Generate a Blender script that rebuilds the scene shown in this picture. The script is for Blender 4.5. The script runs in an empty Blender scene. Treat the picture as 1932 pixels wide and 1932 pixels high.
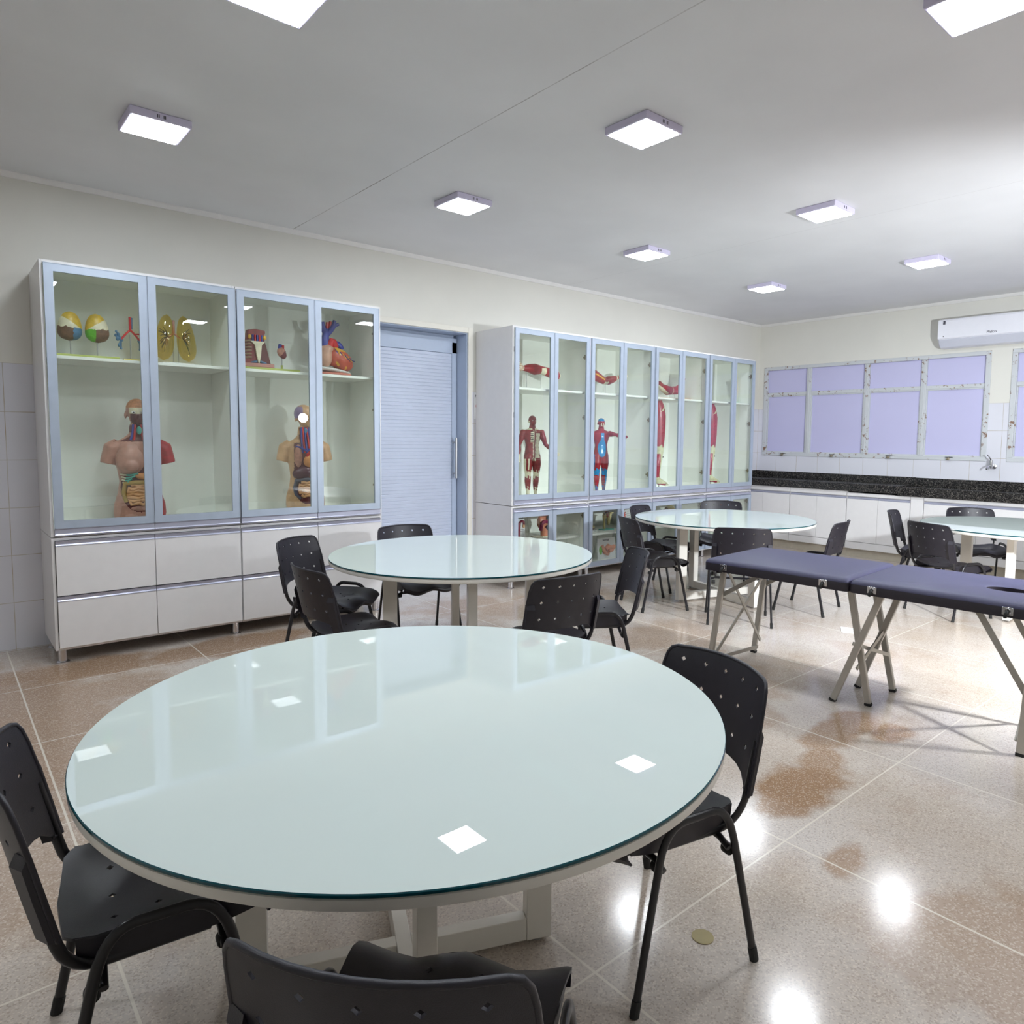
import bpy, bmesh, math, random
from mathutils import Vector, Matrix
from mathutils.geometry import delaunay_2d_cdt

sc = bpy.context.scene
col = sc.collection
PI = math.pi
R = math.radians

# ------------------------------------------------------------------ camera, world, lights, exposure
F_PX, YAW, PITCH, ROLL, PPX, PPY = 1327.448, 0.71315, -0.07961, 0.010153, 1015.722, 932.918
cam_d = bpy.data.cameras.new('camera')
cam_d.sensor_width = 36.0
cam_d.lens = F_PX / 1932 * 36
cam_d.shift_x = (966 - PPX) / 1932
cam_d.shift_y = (PPY - 966) / 1932
cam_d.clip_start = 0.02
cam = bpy.data.objects.new('camera', cam_d)
col.objects.link(cam)
_cy, _sy = math.cos(YAW), math.sin(YAW)
_fw = Vector((_sy * math.cos(PITCH), _cy * math.cos(PITCH), math.sin(PITCH)))
_r = Vector((_cy, -_sy, 0))
_u = _r.cross(_fw)
_r2 = _r * math.cos(ROLL) + _u * math.sin(ROLL)
_u2 = _u * math.cos(ROLL) - _r * math.sin(ROLL)
cam.matrix_world = Matrix(((_r2.x, _u2.x, -_fw.x, 0), (_r2.y, _u2.y, -_fw.y, 0), (_r2.z, _u2.z, -_fw.z, 1.55), (0, 0, 0, 1)))
sc.camera = cam

world = bpy.data.worlds.new('world')
sc.world = world
world.use_nodes = True
world.node_tree.nodes['Background'].inputs[0].default_value = (0.75, 0.8, 1.0, 1)
world.node_tree.nodes['Background'].inputs[1].default_value = 0.3

LAMP_STRENGTH = 47.0
fl = bpy.data.lights.new('photo_lamp', 'SPOT')
fl.energy = 600
fl.color = (0.90, 0.95, 1.0)
fl.shadow_soft_size = 0.07
fl.spot_size = R(150)
fl.spot_blend = 1.0
flo = bpy.data.objects.new('photo_lamp', fl)
flo.location = (4.75, -0.35, 1.85)
flo.rotation_euler = Vector((0.60, 0.78, -0.34)).to_track_quat('-Z', 'Y').to_euler()
col.objects.link(flo)

sc.view_settings.view_transform = 'Standard'
sc.view_settings.look = 'None'
sc.view_settings.gamma = 1.0
sc.view_settings.use_curve_mapping = False
sc.view_settings.exposure = 0.6
try:
    sc.cycles.use_denoising = True
    sc.cycles.use_adaptive_sampling = False
    sc.cycles.max_bounces = 14
    sc.cycles.transparent_max_bounces = 32
    sc.cycles.caustics_reflective = False
    sc.cycles.caustics_refractive = False
except Exception:
    pass

# ------------------------------------------------------------------ materials
def lin(c):
    return tuple((x / 12.92 if x <= 0.04045 else ((x + 0.055) / 1.055) ** 2.4) for x in c)

def srgb(r, g, b):
    return lin((r / 255, g / 255, b / 255))

class NT:
    def __init__(s, name):
        s.m = bpy.data.materials.new(name)
        s.m.use_nodes = True
        s.t = s.m.node_tree
        s.b = s.t.nodes['Principled BSDF']
        s.out = s.t.nodes['Material Output']
    def n(s, kind, **kw):
        nd = s.t.nodes.new(kind)
        for k, v in kw.items():
            setattr(nd, k, v)
        return nd
    def l(s, a, b):
        s.t.links.new(a, b)
    def put(s, sock, v):
        if isinstance(v, bpy.types.NodeSocket):
            s.l(v, sock)
        elif isinstance(v, (tuple, list)) and len(v) == 3 and sock.type == 'RGBA':
            sock.default_value = (*v, 1)
        else:
            sock.default_value = v
    def math(s, op, a, b=None, c=None, clamp=False):
        nd = s.n('ShaderNodeMath', operation=op, use_clamp=clamp)
        s.put(nd.inputs[0], a)
        if b is not None: s.put(nd.inputs[1], b)
        if c is not None: s.put(nd.inputs[2], c)
        return nd.outputs[0]
    def mix(s, f, a, b):
        nd = s.n('ShaderNodeMix', data_type='RGBA')
        s.put(nd.inputs[0], f)
        s.put(nd.inputs[6], a)
        s.put(nd.inputs[7], b)
        return nd.outputs[2]
    def pos(s):
        g = s.n('ShaderNodeNewGeometry')
        sp = s.n('ShaderNodeSeparateXYZ')
        s.l(g.outputs['Position'], sp.inputs[0])
        return g.outputs['Position'], sp.outputs[0], sp.outputs[1], sp.outputs[2]
    def obj(s):
        g = s.n('ShaderNodeTexCoord')
        return g.outputs['Object']
    def noise(s, vec, scale, detail=3.0, rough=0.5):
        nd = s.n('ShaderNodeTexNoise')
        s.l(vec, nd.inputs['Vector'])
        nd.inputs['Scale'].default_value = scale
        nd.inputs['Detail'].default_value = detail
        nd.inputs['Roughness'].default_value = rough
        return nd.outputs['Fac']
    def ramp(s, f, lo, hi):
        nd = s.n('ShaderNodeMapRange', clamp=True)
        s.put(nd.inputs[0], f)
        nd.inputs[1].default_value = lo
        nd.inputs[2].default_value = hi
        return nd.outputs[0]
    def grid(s, c, size, off, hw):
        f = s.math('FRACT', s.math('DIVIDE', s.math('SUBTRACT', c, off), size))
        d = s.math('MULTIPLY', s.math('MINIMUM', f, s.math('SUBTRACT', 1.0, f)), size)
        return s.math('LESS_THAN', d, hw)
    def bump(s, h, strength=0.1, dist=0.01):
        nd = s.n('ShaderNodeBump')
        s.l(h, nd.inputs['Height'])
        nd.inputs['Strength'].default_value = strength
        nd.inputs['Distance'].default_value = dist
        s.l(nd.outputs[0], s.b.inputs['Normal'])
    def set(s, **kw):
        for k, v in kw.items():
            s.put(s.b.inputs[k.replace('_', ' ')], v)

MATS = {}
def simple(name, c, rough=0.5, metal=0.0, var=0.06, scale=14.0, spec=None, coat=0.0, bump=0.0, bscale=60.0):
    """principled with a faint procedural mottling"""
    if name in MATS: return MATS[name]
    m = NT(name)
    o = m.obj()
    f = m.noise(o, scale)
    d = tuple(x * (1 - var) for x in c)
    u = tuple(min(1, x * (1 + var)) for x in c)
    m.set(Base_Color=m.mix(m.ramp(f, 0.3, 0.7), d, u), Roughness=rough, Metallic=metal)
    if spec is not None: m.b.inputs['Specular IOR Level'].default_value = spec
    if coat:
        m.b.inputs['Coat Weight'].default_value = coat
        m.b.inputs['Coat Roughness'].default_value = 0.08
    if bump: m.bump(m.noise(o, bscale), bump, 0.004)
    MATS[name] = m.m
    return m.m

PAINT = srgb(224, 222, 214)
TILE = srgb(222, 222, 230)
def wall_mat(name, axis, joff, tile=True):
    m = NT(name)
    p, x, y, z = m.pos()
    paint = m.mix(m.ramp(m.noise(p, 3.0), 0.3, 0.7), tuple(c * 0.97 for c in PAINT), PAINT)
    if not tile:
        m.set(Base_Color=paint, Roughness=0.6)
        return m.m
    h = x if axis == 'x' else y
    g = m.math('MAXIMUM', m.grid(h, 0.3345, joff, 0.0022), m.grid(z, 0.3385, 2.037, 0.0022))
    grout = m.mix(m.ramp(m.noise(p, 9.0), 0.4, 0.7), srgb(196, 192, 186), srgb(176, 160, 138))
    tile_c = m.mix(m.ramp(m.noise(p, 1.7), 0.35, 0.65), tuple(c * 0.96 for c in TILE), TILE)
    low = m.math('LESS_THAN', z, 2.037)
    m.set(Base_Color=m.mix(low, paint, m.mix(g, tile_c, grout)))
    m.set(Roughness=m.math('SUBTRACT', 0.6, m.math('MULTIPLY', low, 0.42)))
    m.bump(m.math('MULTIPLY', g, low), -0.15, 0.002)
    return m.m

M_WALL_L = wall_mat('cream_paint_over_white_tile', 'x', 0.408)
M_WALL_B = wall_mat('cream_paint_over_white_tile_window_side', 'y', 5.828)
M_WALL_P = wall_mat('cream_paint', 'x', 0, False)

def floor_mat():
    m = NT('polished_terrazzo_tile')
    p, x, y, z = m.pos()
    base = m.mix(m.ramp(m.noise(p, 1.1, 4), 0.35, 0.68), srgb(200, 191, 183), srgb(184, 169, 154))
    # brown stains of irregular outline
    ns = m.n('ShaderNodeTexNoise')
    m.l(p, ns.inputs['Vector'])
    ns.inputs['Scale'].default_value = 3.2
    ns.inputs['Detail'].default_value = 5
    warp = m.math('MULTIPLY', m.math('SUBTRACT', ns.outputs['Fac'], 0.5), 0.75)
    stain = None
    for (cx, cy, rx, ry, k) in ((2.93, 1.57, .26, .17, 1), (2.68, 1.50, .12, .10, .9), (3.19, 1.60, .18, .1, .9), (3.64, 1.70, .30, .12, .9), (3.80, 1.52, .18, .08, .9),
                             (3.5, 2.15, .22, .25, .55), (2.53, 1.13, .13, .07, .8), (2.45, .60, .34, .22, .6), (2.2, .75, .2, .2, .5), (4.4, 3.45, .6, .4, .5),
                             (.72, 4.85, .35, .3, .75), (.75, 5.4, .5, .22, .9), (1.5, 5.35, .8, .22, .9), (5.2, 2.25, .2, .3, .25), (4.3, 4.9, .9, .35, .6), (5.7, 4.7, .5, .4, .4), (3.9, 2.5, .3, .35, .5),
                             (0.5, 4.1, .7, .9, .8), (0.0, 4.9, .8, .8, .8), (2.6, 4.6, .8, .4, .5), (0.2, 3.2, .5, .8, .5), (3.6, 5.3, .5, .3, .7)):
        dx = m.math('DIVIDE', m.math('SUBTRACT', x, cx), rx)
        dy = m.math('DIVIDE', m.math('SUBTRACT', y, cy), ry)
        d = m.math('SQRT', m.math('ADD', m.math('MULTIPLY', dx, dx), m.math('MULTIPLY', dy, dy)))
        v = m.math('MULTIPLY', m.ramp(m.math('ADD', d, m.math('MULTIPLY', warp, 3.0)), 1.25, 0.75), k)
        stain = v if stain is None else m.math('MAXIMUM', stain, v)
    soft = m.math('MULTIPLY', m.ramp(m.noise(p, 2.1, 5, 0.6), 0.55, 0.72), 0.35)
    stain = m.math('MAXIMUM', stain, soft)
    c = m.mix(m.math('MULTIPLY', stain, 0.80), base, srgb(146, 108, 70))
    # aggregate grains
    vo = m.n('ShaderNodeTexVoronoi')
    m.l(p, vo.inputs['Vector'])
    vo.inputs['Scale'].default_value = 190
    sp = m.n('ShaderNodeSeparateColor')
    m.l(vo.outputs['Color'], sp.inputs[0])
    dark = m.math('MULTIPLY', m.math('GREATER_THAN', sp.outputs[0], 0.80), 0.24)
    c = m.mix(dark, c, srgb(96, 70, 50))
    light = m.math('MULTIPLY', m.math('GREATER_THAN', sp.outputs[1], 0.80), 0.26)
    c = m.mix(light, c, srgb(240, 228, 212))
    g = m.math('MAXIMUM', m.grid(x, 1.0465, 0.354, 0.0042), m.grid(y, 0.9565, 1.345, 0.0036))
    c = m.mix(m.math('MULTIPLY', g, 0.85), c, srgb(222, 214, 200))
    m.set(Base_Color=c, Roughness=m.math('ADD', 0.09, m.math('MULTIPLY', m.noise(p, 4.0), 0.10)))
    m.bump(m.noise(p, 130.0, 2), 0.022, 0.004)
    return m.m
M_FLOOR = floor_mat()

def ceil_mat():
    m = NT('white_ceiling_paint')
    p, x, y, z = m.pos()
    c = m.mix(m.ramp(m.noise(p, 1.2), 0.35, 0.65), srgb(222, 222, 224), srgb(228, 228, 230))
    d = m.math('LESS_THAN', m.math('ABSOLUTE', m.math('SUBTRACT', x, 2.47)), 0.0035)
    part = m.ramp(m.noise(p, 1.5, 2), 0.42, 0.60)
    c = m.mix(m.math('MULTIPLY', d, m.math('ADD', 0.25, m.math('MULTIPLY', part, 0.55))), c, srgb(110, 100, 95))
    d2 = m.math('LESS_THAN', m.math('ABSOLUTE', m.math('SUBTRACT', x, 5.72)), 0.003)
    c = m.mix(m.math('MULTIPLY', d2, 0.18), c, srgb(120, 112, 108))
    m.set(Base_Color=c, Roughness=0.55)
    return m.m
M_CEIL = ceil_mat()

M_MDF = simple('white_laminate', srgb(228, 226, 226), 0.32, var=0.015)
M_INNER = simple('brightened_cabinet_inside', srgb(247, 249, 243), 0.5, var=0.01)  # whiter than the outer laminate: extra light inside the cabinets put into the colour
M_ALU = simple('brushed_aluminium_frame', srgb(176, 187, 203), 0.42, metal=0.35, var=0.03)
M_RAIL = simple('aluminium_pull_rail', srgb(186, 188, 206), 0.35, metal=0.5, var=0.03)
M_CHROME = simple('polished_chrome', srgb(215, 215, 220), 0.12, metal=1.0, var=0.03)
M_STEEL = simple('satin_steel', srgb(190, 190, 190), 0.3, metal=0.9, var=0.05)
M_HINGE = simple('nickel_hinge', srgb(150, 140, 120), 0.4, metal=0.7, var=0.1)
M_TRIM = simple('white_trim', srgb(232, 230, 228), 0.45, var=0.02)
M_PLAST = simple('black_polypropylene', (0.016, 0.014, 0.021), 0.40, var=0.12, scale=30, bump=0.12, bscale=500)
M_TUBE = simple('black_enamel_tube', (0.012, 0.011, 0.014), 0.28, var=0.1)
M_RUB = simple('black_rubber', (0.012, 0.012, 0.012), 0.7, var=0.1)
M_WHITE = simple('white_lacquer', srgb(232, 228, 220), 0.3, var=0.015)
M_GTOP = simple('pale_green_glass_over_white', srgb(203, 214, 210), 0.0, var=0.008, scale=3)
M_GEDGE = simple('teal_glass_edge', srgb(8, 74, 84), 0.1, var=0.05)
M_VINYL = simple('navy_vinyl', srgb(55, 54, 83), 0.42, var=0.07, scale=40, bump=0.2, bscale=300)
M_VINYL2 = simple('black_vinyl_side', srgb(34, 28, 36), 0.5, var=0.08, scale=40)
M_ALLEG = simple('bare_aluminium_tube', srgb(176, 172, 164), 0.42, metal=0.4, var=0.04)
M_BLUE_DOOR = simple('pale_blue_shutter', srgb(196, 204, 222), 0.35, var=0.015)
M_BLUE_FR = simple('pale_blue_painted_metal', srgb(178, 190, 210), 0.4, var=0.02)
M_CREAMFR = simple('cream_door_casing', srgb(226, 222, 212), 0.45, var=0.02)
M_FROST = simple('lavender_frosted_pane', srgb(196, 194, 228), 0.45, var=0.015, scale=2)
M_ACW = simple('white_ac_plastic', srgb(232, 232, 240), 0.22, var=0.01)
M_ACG = simple('grey_ac_flap', srgb(206, 208, 220), 0.3, var=0.01)
M_DARK = simple('dark_grey_print', srgb(60, 58, 70), 0.5)
M_RED = simple('red_print', srgb(200, 30, 46), 0.4)
M_CARD = simple('white_card', srgb(232, 232, 234), 0.5, var=0.01)
M_OLIVE = simple('olive_floor_cap', srgb(150, 134, 84), 0.5, var=0.06)

def winframe_mat():
    m = NT('chipped_white_window_frame')
    p, x, y, z = m.pos()
    f = m.math('MULTIPLY', m.ramp(m.noise(p, 19, 6, 0.7), 0.57, 0.60), m.ramp(m.noise(p, 2.7), 0.46, 0.53))
    m.set(Base_Color=m.mix(f, srgb(200, 203, 206), srgb(128, 98, 78)), Roughness=0.45)
    return m.m
M_WINF = winframe_mat()

def granite_mat():
    m = NT('black_speckled_granite')
    p, x, y, z = m.pos()
    vo = m.n('ShaderNodeTexVoronoi')
    m.l(p, vo.inputs['Vector'])
    vo.inputs['Scale'].default_value = 150
    sp = m.n('ShaderNodeSeparateColor')
    m.l(vo.outputs['Color'], sp.inputs[0])
    c = m.mix(m.math('MULTIPLY', m.math('GREATER_THAN', sp.outputs[0], 0.78), 0.5), (0.012, 0.011, 0.011), (0.12, 0.11, 0.10))
    c = m.mix(m.math('MULTIPLY', m.math('GREATER_THAN', sp.outputs[1], 0.93), 0.6), c, (0.25, 0.23, 0.2))
    m.set(Base_Color=c, Roughness=0.2)
    return m.m
M_GRAN = granite_mat()

def thin_glass(name, tint, r0=0.045):
    """thin window glass: tinted see-through mixed with a mirror by Schlick's fresnel"""
    m = NT(name)
    tr = m.n('ShaderNodeBsdfTransparent')
    nz = m.mix(m.noise(m.obj(), 2.0), tint, tuple(c * 0.985 for c in tint))
    m.l(nz, tr.inputs[0])
    gl = m.n('ShaderNodeBsdfGlossy')
    gl.inputs['Roughness'].default_value = 0.0
    gl.inputs['Color'].default_value = (1, 1, 1, 1)
    lw = m.n('ShaderNodeLayerWeight')
    lw.inputs['Blend'].default_value = 0.5
    f = m.math('ADD', r0, m.math('MULTIPLY', m.math('POWER', lw.outputs['Facing'], 5.0), 1 - r0))
    mx = m.n('ShaderNodeMixShader')
    m.l(f, mx.inputs[0])
    m.l(tr.outputs[0], mx.inputs[1])
    m.l(gl.outputs[0], mx.inputs[2])
    m.l(mx.outputs[0], m.out.inputs[0])
    return m.m
M_GLASS = thin_glass('green_tinted_door_glass', (0.972, 0.99, 0.972))
M_AMBER = thin_glass('amber_clear_plastic', (0.93, 0.80, 0.36), 0.07)

def emit_mat(name, c, s):
    m = NT(name)
    e = m.n('ShaderNodeEmission')
    f = m.noise(m.obj(), 1.0)
    m.l(m.mix(f, c, tuple(x * 0.995 for x in c)), e.inputs[0])
    e.inputs[1].default_value = s
    m.l(e.outputs[0], m.out.inputs[0])
    return m.m
M_LED = emit_mat('led_diffuser', (0.88, 0.94, 1.0), LAMP_STRENGTH)

# ------------------------------------------------------------------ mesh helpers
class MB:
    def __init__(s):
        s.bm = bmesh.new()
    def _mark(s, before, mi):
        for f in s.bm.faces:
            if f.index == -1 or f not in before: pass
    def add(s, verts, faces, mi=0):
        vs = [s.bm.verts.new(v) for v in verts]
        for f in faces:
            try:
                fc = s.bm.faces.new([vs[i] for i in f])
                fc.material_index = mi
            except ValueError:
                pass
        return s
    def box(s, a, b, bev=0.0, mi=0, M=None, seg=2):
        t = bmesh.new()
        x0, y0, z0 = (min(p, q) for p, q in zip(a, b))
        x1, y1, z1 = (max(p, q) for p, q in zip(a, b))
        vs = [t.verts.new(v) for v in ((x0, y0, z0), (x1, y0, z0), (x1, y1, z0), (x0, y1, z0), (x0, y0, z1), (x1, y0, z1), (x1, y1, z1), (x0, y1, z1))]
        for f in ((3, 2, 1, 0), (4, 5, 6, 7), (0, 1, 5, 4), (1, 2, 6, 5), (2, 3, 7, 6), (3, 0, 4, 7)):
            t.faces.new([vs[i] for i in f])
        if bev:
            bmesh.ops.bevel(t, geom=t.edges[:], offset=bev, segments=seg, profile=0.5, affect='EDGES')
        return s.merge(t, mi, M)
    def merge(s, t, mi=0, M=None):
        t.verts.index_update()
        vs = [(M @ v.co if M else v.co.copy()) for v in t.verts]
        fs = [[v.index for v in f.verts] for f in t.faces]
        t.free()
        return s.add(vs, fs, mi)
    def tube(s, pts, r, n=10, mi=0, cap=True, rr=None, flat=None):
        """swept round tube; rr per-point radii; flat=(axis vector, factor) squashes the section"""
        pts = [Vector(p) for p in pts]
        rings = []
        prev = None
        for i, p in enumerate(pts):
            d = (pts[min(i + 1, len(pts) - 1)] - pts[max(i - 1, 0)]).normalized()
            if prev is None:
                a = Vector((0, 0, 1)) if abs(d.z) < 0.9 else Vector((1, 0, 0))
                u = d.cross(a).normalized()
            else:
                u = (prev - d * prev.dot(d)).normalized()
            prev = u
            w = d.cross(u)
            q = rr[i] if rr else r
            ring = []
            for k in range(n):
                o = u * math.cos(2 * PI * k / n) * q + w * math.sin(2 * PI * k / n) * q
                if flat:
                    ax = Vector(flat[0]).normalized()
                    o -= ax * o.dot(ax) * (1 - flat[1])
                ring.append(p + o)
            rings.append(ring)
        vs = [v for ring in rings for v in ring]
        fs = []
        for i in range(len(rings) - 1):
            for k in range(n):
                fs.append((i * n + k, i * n + (k + 1) % n, (i + 1) * n + (k + 1) % n, (i + 1) * n + k))
        if cap:
            fs.append(tuple(range(n))[::-1])
            fs.append(tuple((len(rings) - 1) * n + k for k in range(n)))
        return s.add(vs, fs, mi)
    def cyl(s, a, b, r, n=20, mi=0, r2=None):
        return s.tube([a, b], r, n, mi, rr=[r, r if r2 is None else r2])
    def lathe(s, prof, n=48, mi=0, c=(0, 0, 0), mis=None):
        vs, fs = [], []
        for (r, z) in prof:
            for k in range(n):
                a = 2 * PI * k / n
                vs.append((c[0] + r * math.cos(a), c[1] + r * math.sin(a), c[2] + z))
        base = len(vs)
        for i in range(len(prof) - 1):
            q = []
            for k in range(n):
                q.append((i * n + k, i * n + (k + 1) % n, (i + 1) * n + (k + 1) % n, (i + 1) * n + k))
            fs.append((q, mi if mis is None else mis[i]))
        bmv = [s.bm.verts.new(v) for v in vs]
        for q, m_ in fs:
            for f in q:
                s.bm.faces.new([bmv[i] for i in f]).material_index = m_
        for idx, m_ in ((0, mi if mis is None else mis[0]), (len(prof) - 1, mi if mis is None else mis[-1])):
            if prof[idx][0] > 1e-6:
                ring = [bmv[idx * n + k] for k in range(n)]
                s.bm.faces.new(ring[::-1] if idx == 0 else ring).material_index = m_
        return s
    def ell(s, c, r, M=None, n=16, mi=0):
        t = bmesh.new()
        bmesh.ops.create_uvsphere(t, u_segments=n, v_segments=max(6, n // 2 + 2), radius=1)
        X = Matrix.Translation(Vector(c)) @ (M if M else Matrix()) @ Matrix.Diagonal((*r, 1))
        return s.merge(t, mi, X)
    def prism(s, poly, axis, a, b, mi=0):
        """poly of 2D points extruded along axis 'x','y' or 'z' between a and b"""
        def P(p, t):
            return {'x': (t, p[0], p[1]), 'y': (p[0], t, p[1]), 'z': (p[0], p[1], t)}[axis]
        n = len(poly)
        vs = [P(p, a) for p in poly] + [P(p, b) for p in poly]
        fs = [tuple(range(n))[::-1], tuple(range(n, 2 * n))] + [(i, (i + 1) % n, n + (i + 1) % n, n + i) for i in range(n)]
        return s.add(vs, fs, mi)
    def build(s, name, mats, parent=None, smooth=None, loc=None):
        bmesh.ops.remove_doubles(s.bm, verts=s.bm.verts[:], dist=1e-5)
        bmesh.ops.recalc_face_normals(s.bm, faces=s.bm.faces[:])
        me = bpy.data.meshes.new(name)
        s.bm.to_mesh(me)
        s.bm.free()
        if not isinstance(mats, (list, tuple)): mats = [mats]
        for m in mats: me.materials.append(m)
        if smooth is not None:
            for p in me.polygons: p.use_smooth = True
            try: me.set_sharp_from_angle(angle=R(smooth))
            except Exception: pass
        o = bpy.data.objects.new(name, me)
        col.objects.link(o)
        if parent is not None: o.parent = parent
        if loc is not None: o.location = loc
        return o

def thing(name, label, cat, loc=(0, 0, 0), rz=0.0, group=None, kind=None):
    o = bpy.data.objects.new(name, None)
    o.empty_display_size = 0.1
    col.objects.link(o)
    o.location = loc
    o.rotation_euler = (0, 0, rz)
    tag(o, label, cat, group, kind)
    return o

def tag(o, label=None, cat=None, group=None, kind=None):
    if label: o['label'] = label
    if cat: o['category'] = cat
    if group: o['group'] = group
    if kind: o['kind'] = kind
    return o

def copy_tree(o, parent=None):
    c = o.copy()
    col.objects.link(c)
    c.parent = parent
    for ch in list(o.children):
        copy_tree(ch, c)
    return c

def bez(a, b, c, n=6):
    a, b, c = Vector(a), Vector(b), Vector(c)
    return [(a * (1 - t) ** 2 + b * 2 * t * (1 - t) + c * t * t) for t in [i / n for i in range(n + 1)]]

def text(s, size, name, mat, parent, M, bold=False, align='CENTER'):
    cu = bpy.data.curves.new(name, 'FONT')
    cu.body = s
    cu.size = size
    cu.align_x = align
    cu.align_y = 'CENTER'
    cu.extrude = 0.0006
    if bold: cu.offset = size * 0.012
    tmp = bpy.data.objects.new(name, cu)
    col.objects.link(tmp)
    dg = bpy.context.evaluated_depsgraph_get()
    me = bpy.data.meshes.new_from_object(tmp.evaluated_get(dg))
    bpy.data.objects.remove(tmp)
    me.transform(M)
    me.materials.clear()
    me.materials.append(mat)
    o = bpy.data.objects.new(name, me)
    col.objects.link(o)
    o.parent = parent
    return o

def organic(name, mb, mats, matfn, parent=None, voxel=0.01, smooth=4, loc=None):
    """fuses overlapping lumps of an MB into one continuous skin and colours its faces by place"""
    me = bpy.data.meshes.new(name)
    bmesh.ops.recalc_face_normals(mb.bm, faces=mb.bm.faces[:])
    mb.bm.to_mesh(me)
    mb.bm.free()
    tmp = bpy.data.objects.new(name, me)
    col.objects.link(tmp)
    md = tmp.modifiers.new('r', 'REMESH')
    md.mode = 'VOXEL'
    md.voxel_size = voxel
    if smooth:
        sm = tmp.modifiers.new('s', 'SMOOTH')
        sm.factor = 0.5
        sm.iterations = smooth
    dg = bpy.context.evaluated_depsgraph_get()
    out = bpy.data.meshes.new_from_object(tmp.evaluated_get(dg))
    bpy.data.objects.remove(tmp)
    out.materials.clear()
    for m in (mats if isinstance(mats, (list, tuple)) else [mats]): out.materials.append(m)
    for p in out.polygons:
        p.use_smooth = True
        if matfn: p.material_index = matfn(p.center, p.normal)
    o = bpy.data.objects.new(name, out)
    col.objects.link(o)
    if parent is not None: o.parent = parent
    if loc is not None: o.location = loc
    return o

# ------------------------------------------------------------------ room shell
X0, X1, Y0, Y1, H = -2.6, 9.89, -2.6, 6.17, 3.335
WT = 0.24
def struct(o): return tag(o, kind='structure')

b = MB(); b.box((X0 - WT, Y0 - WT, -0.15), (X1 + WT, Y1 + WT + 0.2, 0)); struct(b.build('floor', M_FLOOR))
b = MB(); b.box((X0 - WT, Y0 - WT, H), (X1 + WT, Y1 + WT, H + 0.15)); struct(b.build('ceiling', M_CEIL))
DX0, DX1, DZ = 3.10, 4.33, 2.645
b = MB()
b.box((X0 - WT, Y1, 0), (DX0, Y1 + WT, H)).box((DX1, Y1, 0), (X1 + WT, Y1 + WT, H)).box((DX0, Y1, DZ), (DX1, Y1 + WT, H))
struct(b.build('wall_left', M_WALL_L))
WZ0, WZ1 = 1.335, 2.665
W1 = (2.995, 6.055)
W2 = (-0.32, 2.735)
b = MB()
b.box((X1, Y0, 0), (X1 + WT, Y1, WZ0)).box((X1, Y0, WZ1), (X1 + WT, Y1, H)).box((X1, W1[1], WZ0), (X1 + WT, Y1, WZ1))
b.box((X1, W2[1], WZ0), (X1 + WT, W1[0], WZ1)).box((X1, Y0, WZ0), (X1 + WT, W2[0], WZ1))
struct(b.build('wall_back', M_WALL_B))
b = MB(); b.box((X0 - WT, Y0 - WT, 0), (X1 + WT, Y0, H)); struct(b.build('wall_right', M_WALL_P))
b = MB(); b.box((X0 - WT, Y0, 0), (X0, Y1, H)); struct(b.build('wall_front', M_WALL_P))
# narrow moulding under the ceiling
b = MB(); b.prism([(Y1, H), (Y1 - 0.032, H), (Y1 - 0.030, H - 0.010), (Y1 - 0.012, H - 0.034), (Y1, H - 0.036)], 'x', X0, X1); struct(b.build('trim_1', M_TRIM))
b = MB(); b.prism([(X1, H), (X1 - 0.032, H), (X1 - 0.030, H - 0.010), (X1 - 0.012, H - 0.034), (X1, H - 0.036)], 'y', Y0, Y1 - 0.03); struct(b.build('trim_2', M_TRIM))

# door: ribbed pale blue shutter leaf in a deep blue reveal with cream casing
door = thing('door_1', None, None, kind='structure')
LY = Y1 + 0.19
b = MB()
zz = 0.03
poly = [(LY + 0.03, 0.02)]
while zz < 2.44:
    poly += [(LY + 0.004, zz), (LY, zz + 0.004), (LY - 0.001, zz + 0.030), (LY + 0.003, zz + 0.0345)]
    zz += 0.036
poly += [(LY + 0.03, zz)]
b.prism(poly, 'x', DX0 + 0.06, DX1 - 0.075)
b.build('door_panel', M_BLUE_DOOR, door)
b = MB()
b.box((DX1 - 0.074, LY - 0.012, 0.02), (DX1 - 0.012, LY + 0.03, 2.56), 0.003).box((DX0 + 0.002, LY - 0.012, 0.02), (DX0 + 0.058, LY + 0.03, 2.56), 0.003)
b.box((DX0 + 0.002, LY - 0.012, zz), (DX1 - 0.012, LY + 0.03, 2.60), 0.003)
b.build('door_stile', M_BLUE_FR, door)
b = MB()
b.box((DX1 - 0.010, Y1, 0), (DX1 - 0.0005, Y1 + 0.235, DZ)).box((DX0 + 0.0005, Y1, 0), (DX0 + 0.010, Y1 + 0.17, DZ)).box((DX0 + 0.01, Y1, DZ - 0.010), (DX1 - 0.01, Y1 + 0.235, DZ - 0.0005))
b.build('door_reveal', M_BLUE_FR, door)
b = MB()
for (a0, a1, z0, z1) in ((DX1 - 0.002, DX1 + 0.052, 0, DZ + 0.055), (DX0 - 0.052, DX0 + 0.002, 0, DZ + 0.055), (DX0 + 0.002, DX1 - 0.002, DZ - 0.002, DZ + 0.055)):
    b.box((a0, Y1 - 0.022, z0), (a1, Y1 - 0.0005, z1), 0.006)
b.build('door_casing', M_CREAMFR, door)
hx = 4.268
b = MB()
b.cyl((hx, LY - 0.075, 1.115), (hx, LY - 0.075, 1.547), 0.014, 14)
for z in (1.165, 1.497): b.cyl((hx, LY - 0.075, z), (hx, LY - 0.012, z), 0.009, 10)
b.build('door_handle', M_STEEL, door, 40)
b = MB()
b.box((DX0, LY + 0.035, 0), (DX1, LY + 0.05, DZ)); b.build('door_backing', M_BLUE_FR, door)

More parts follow.
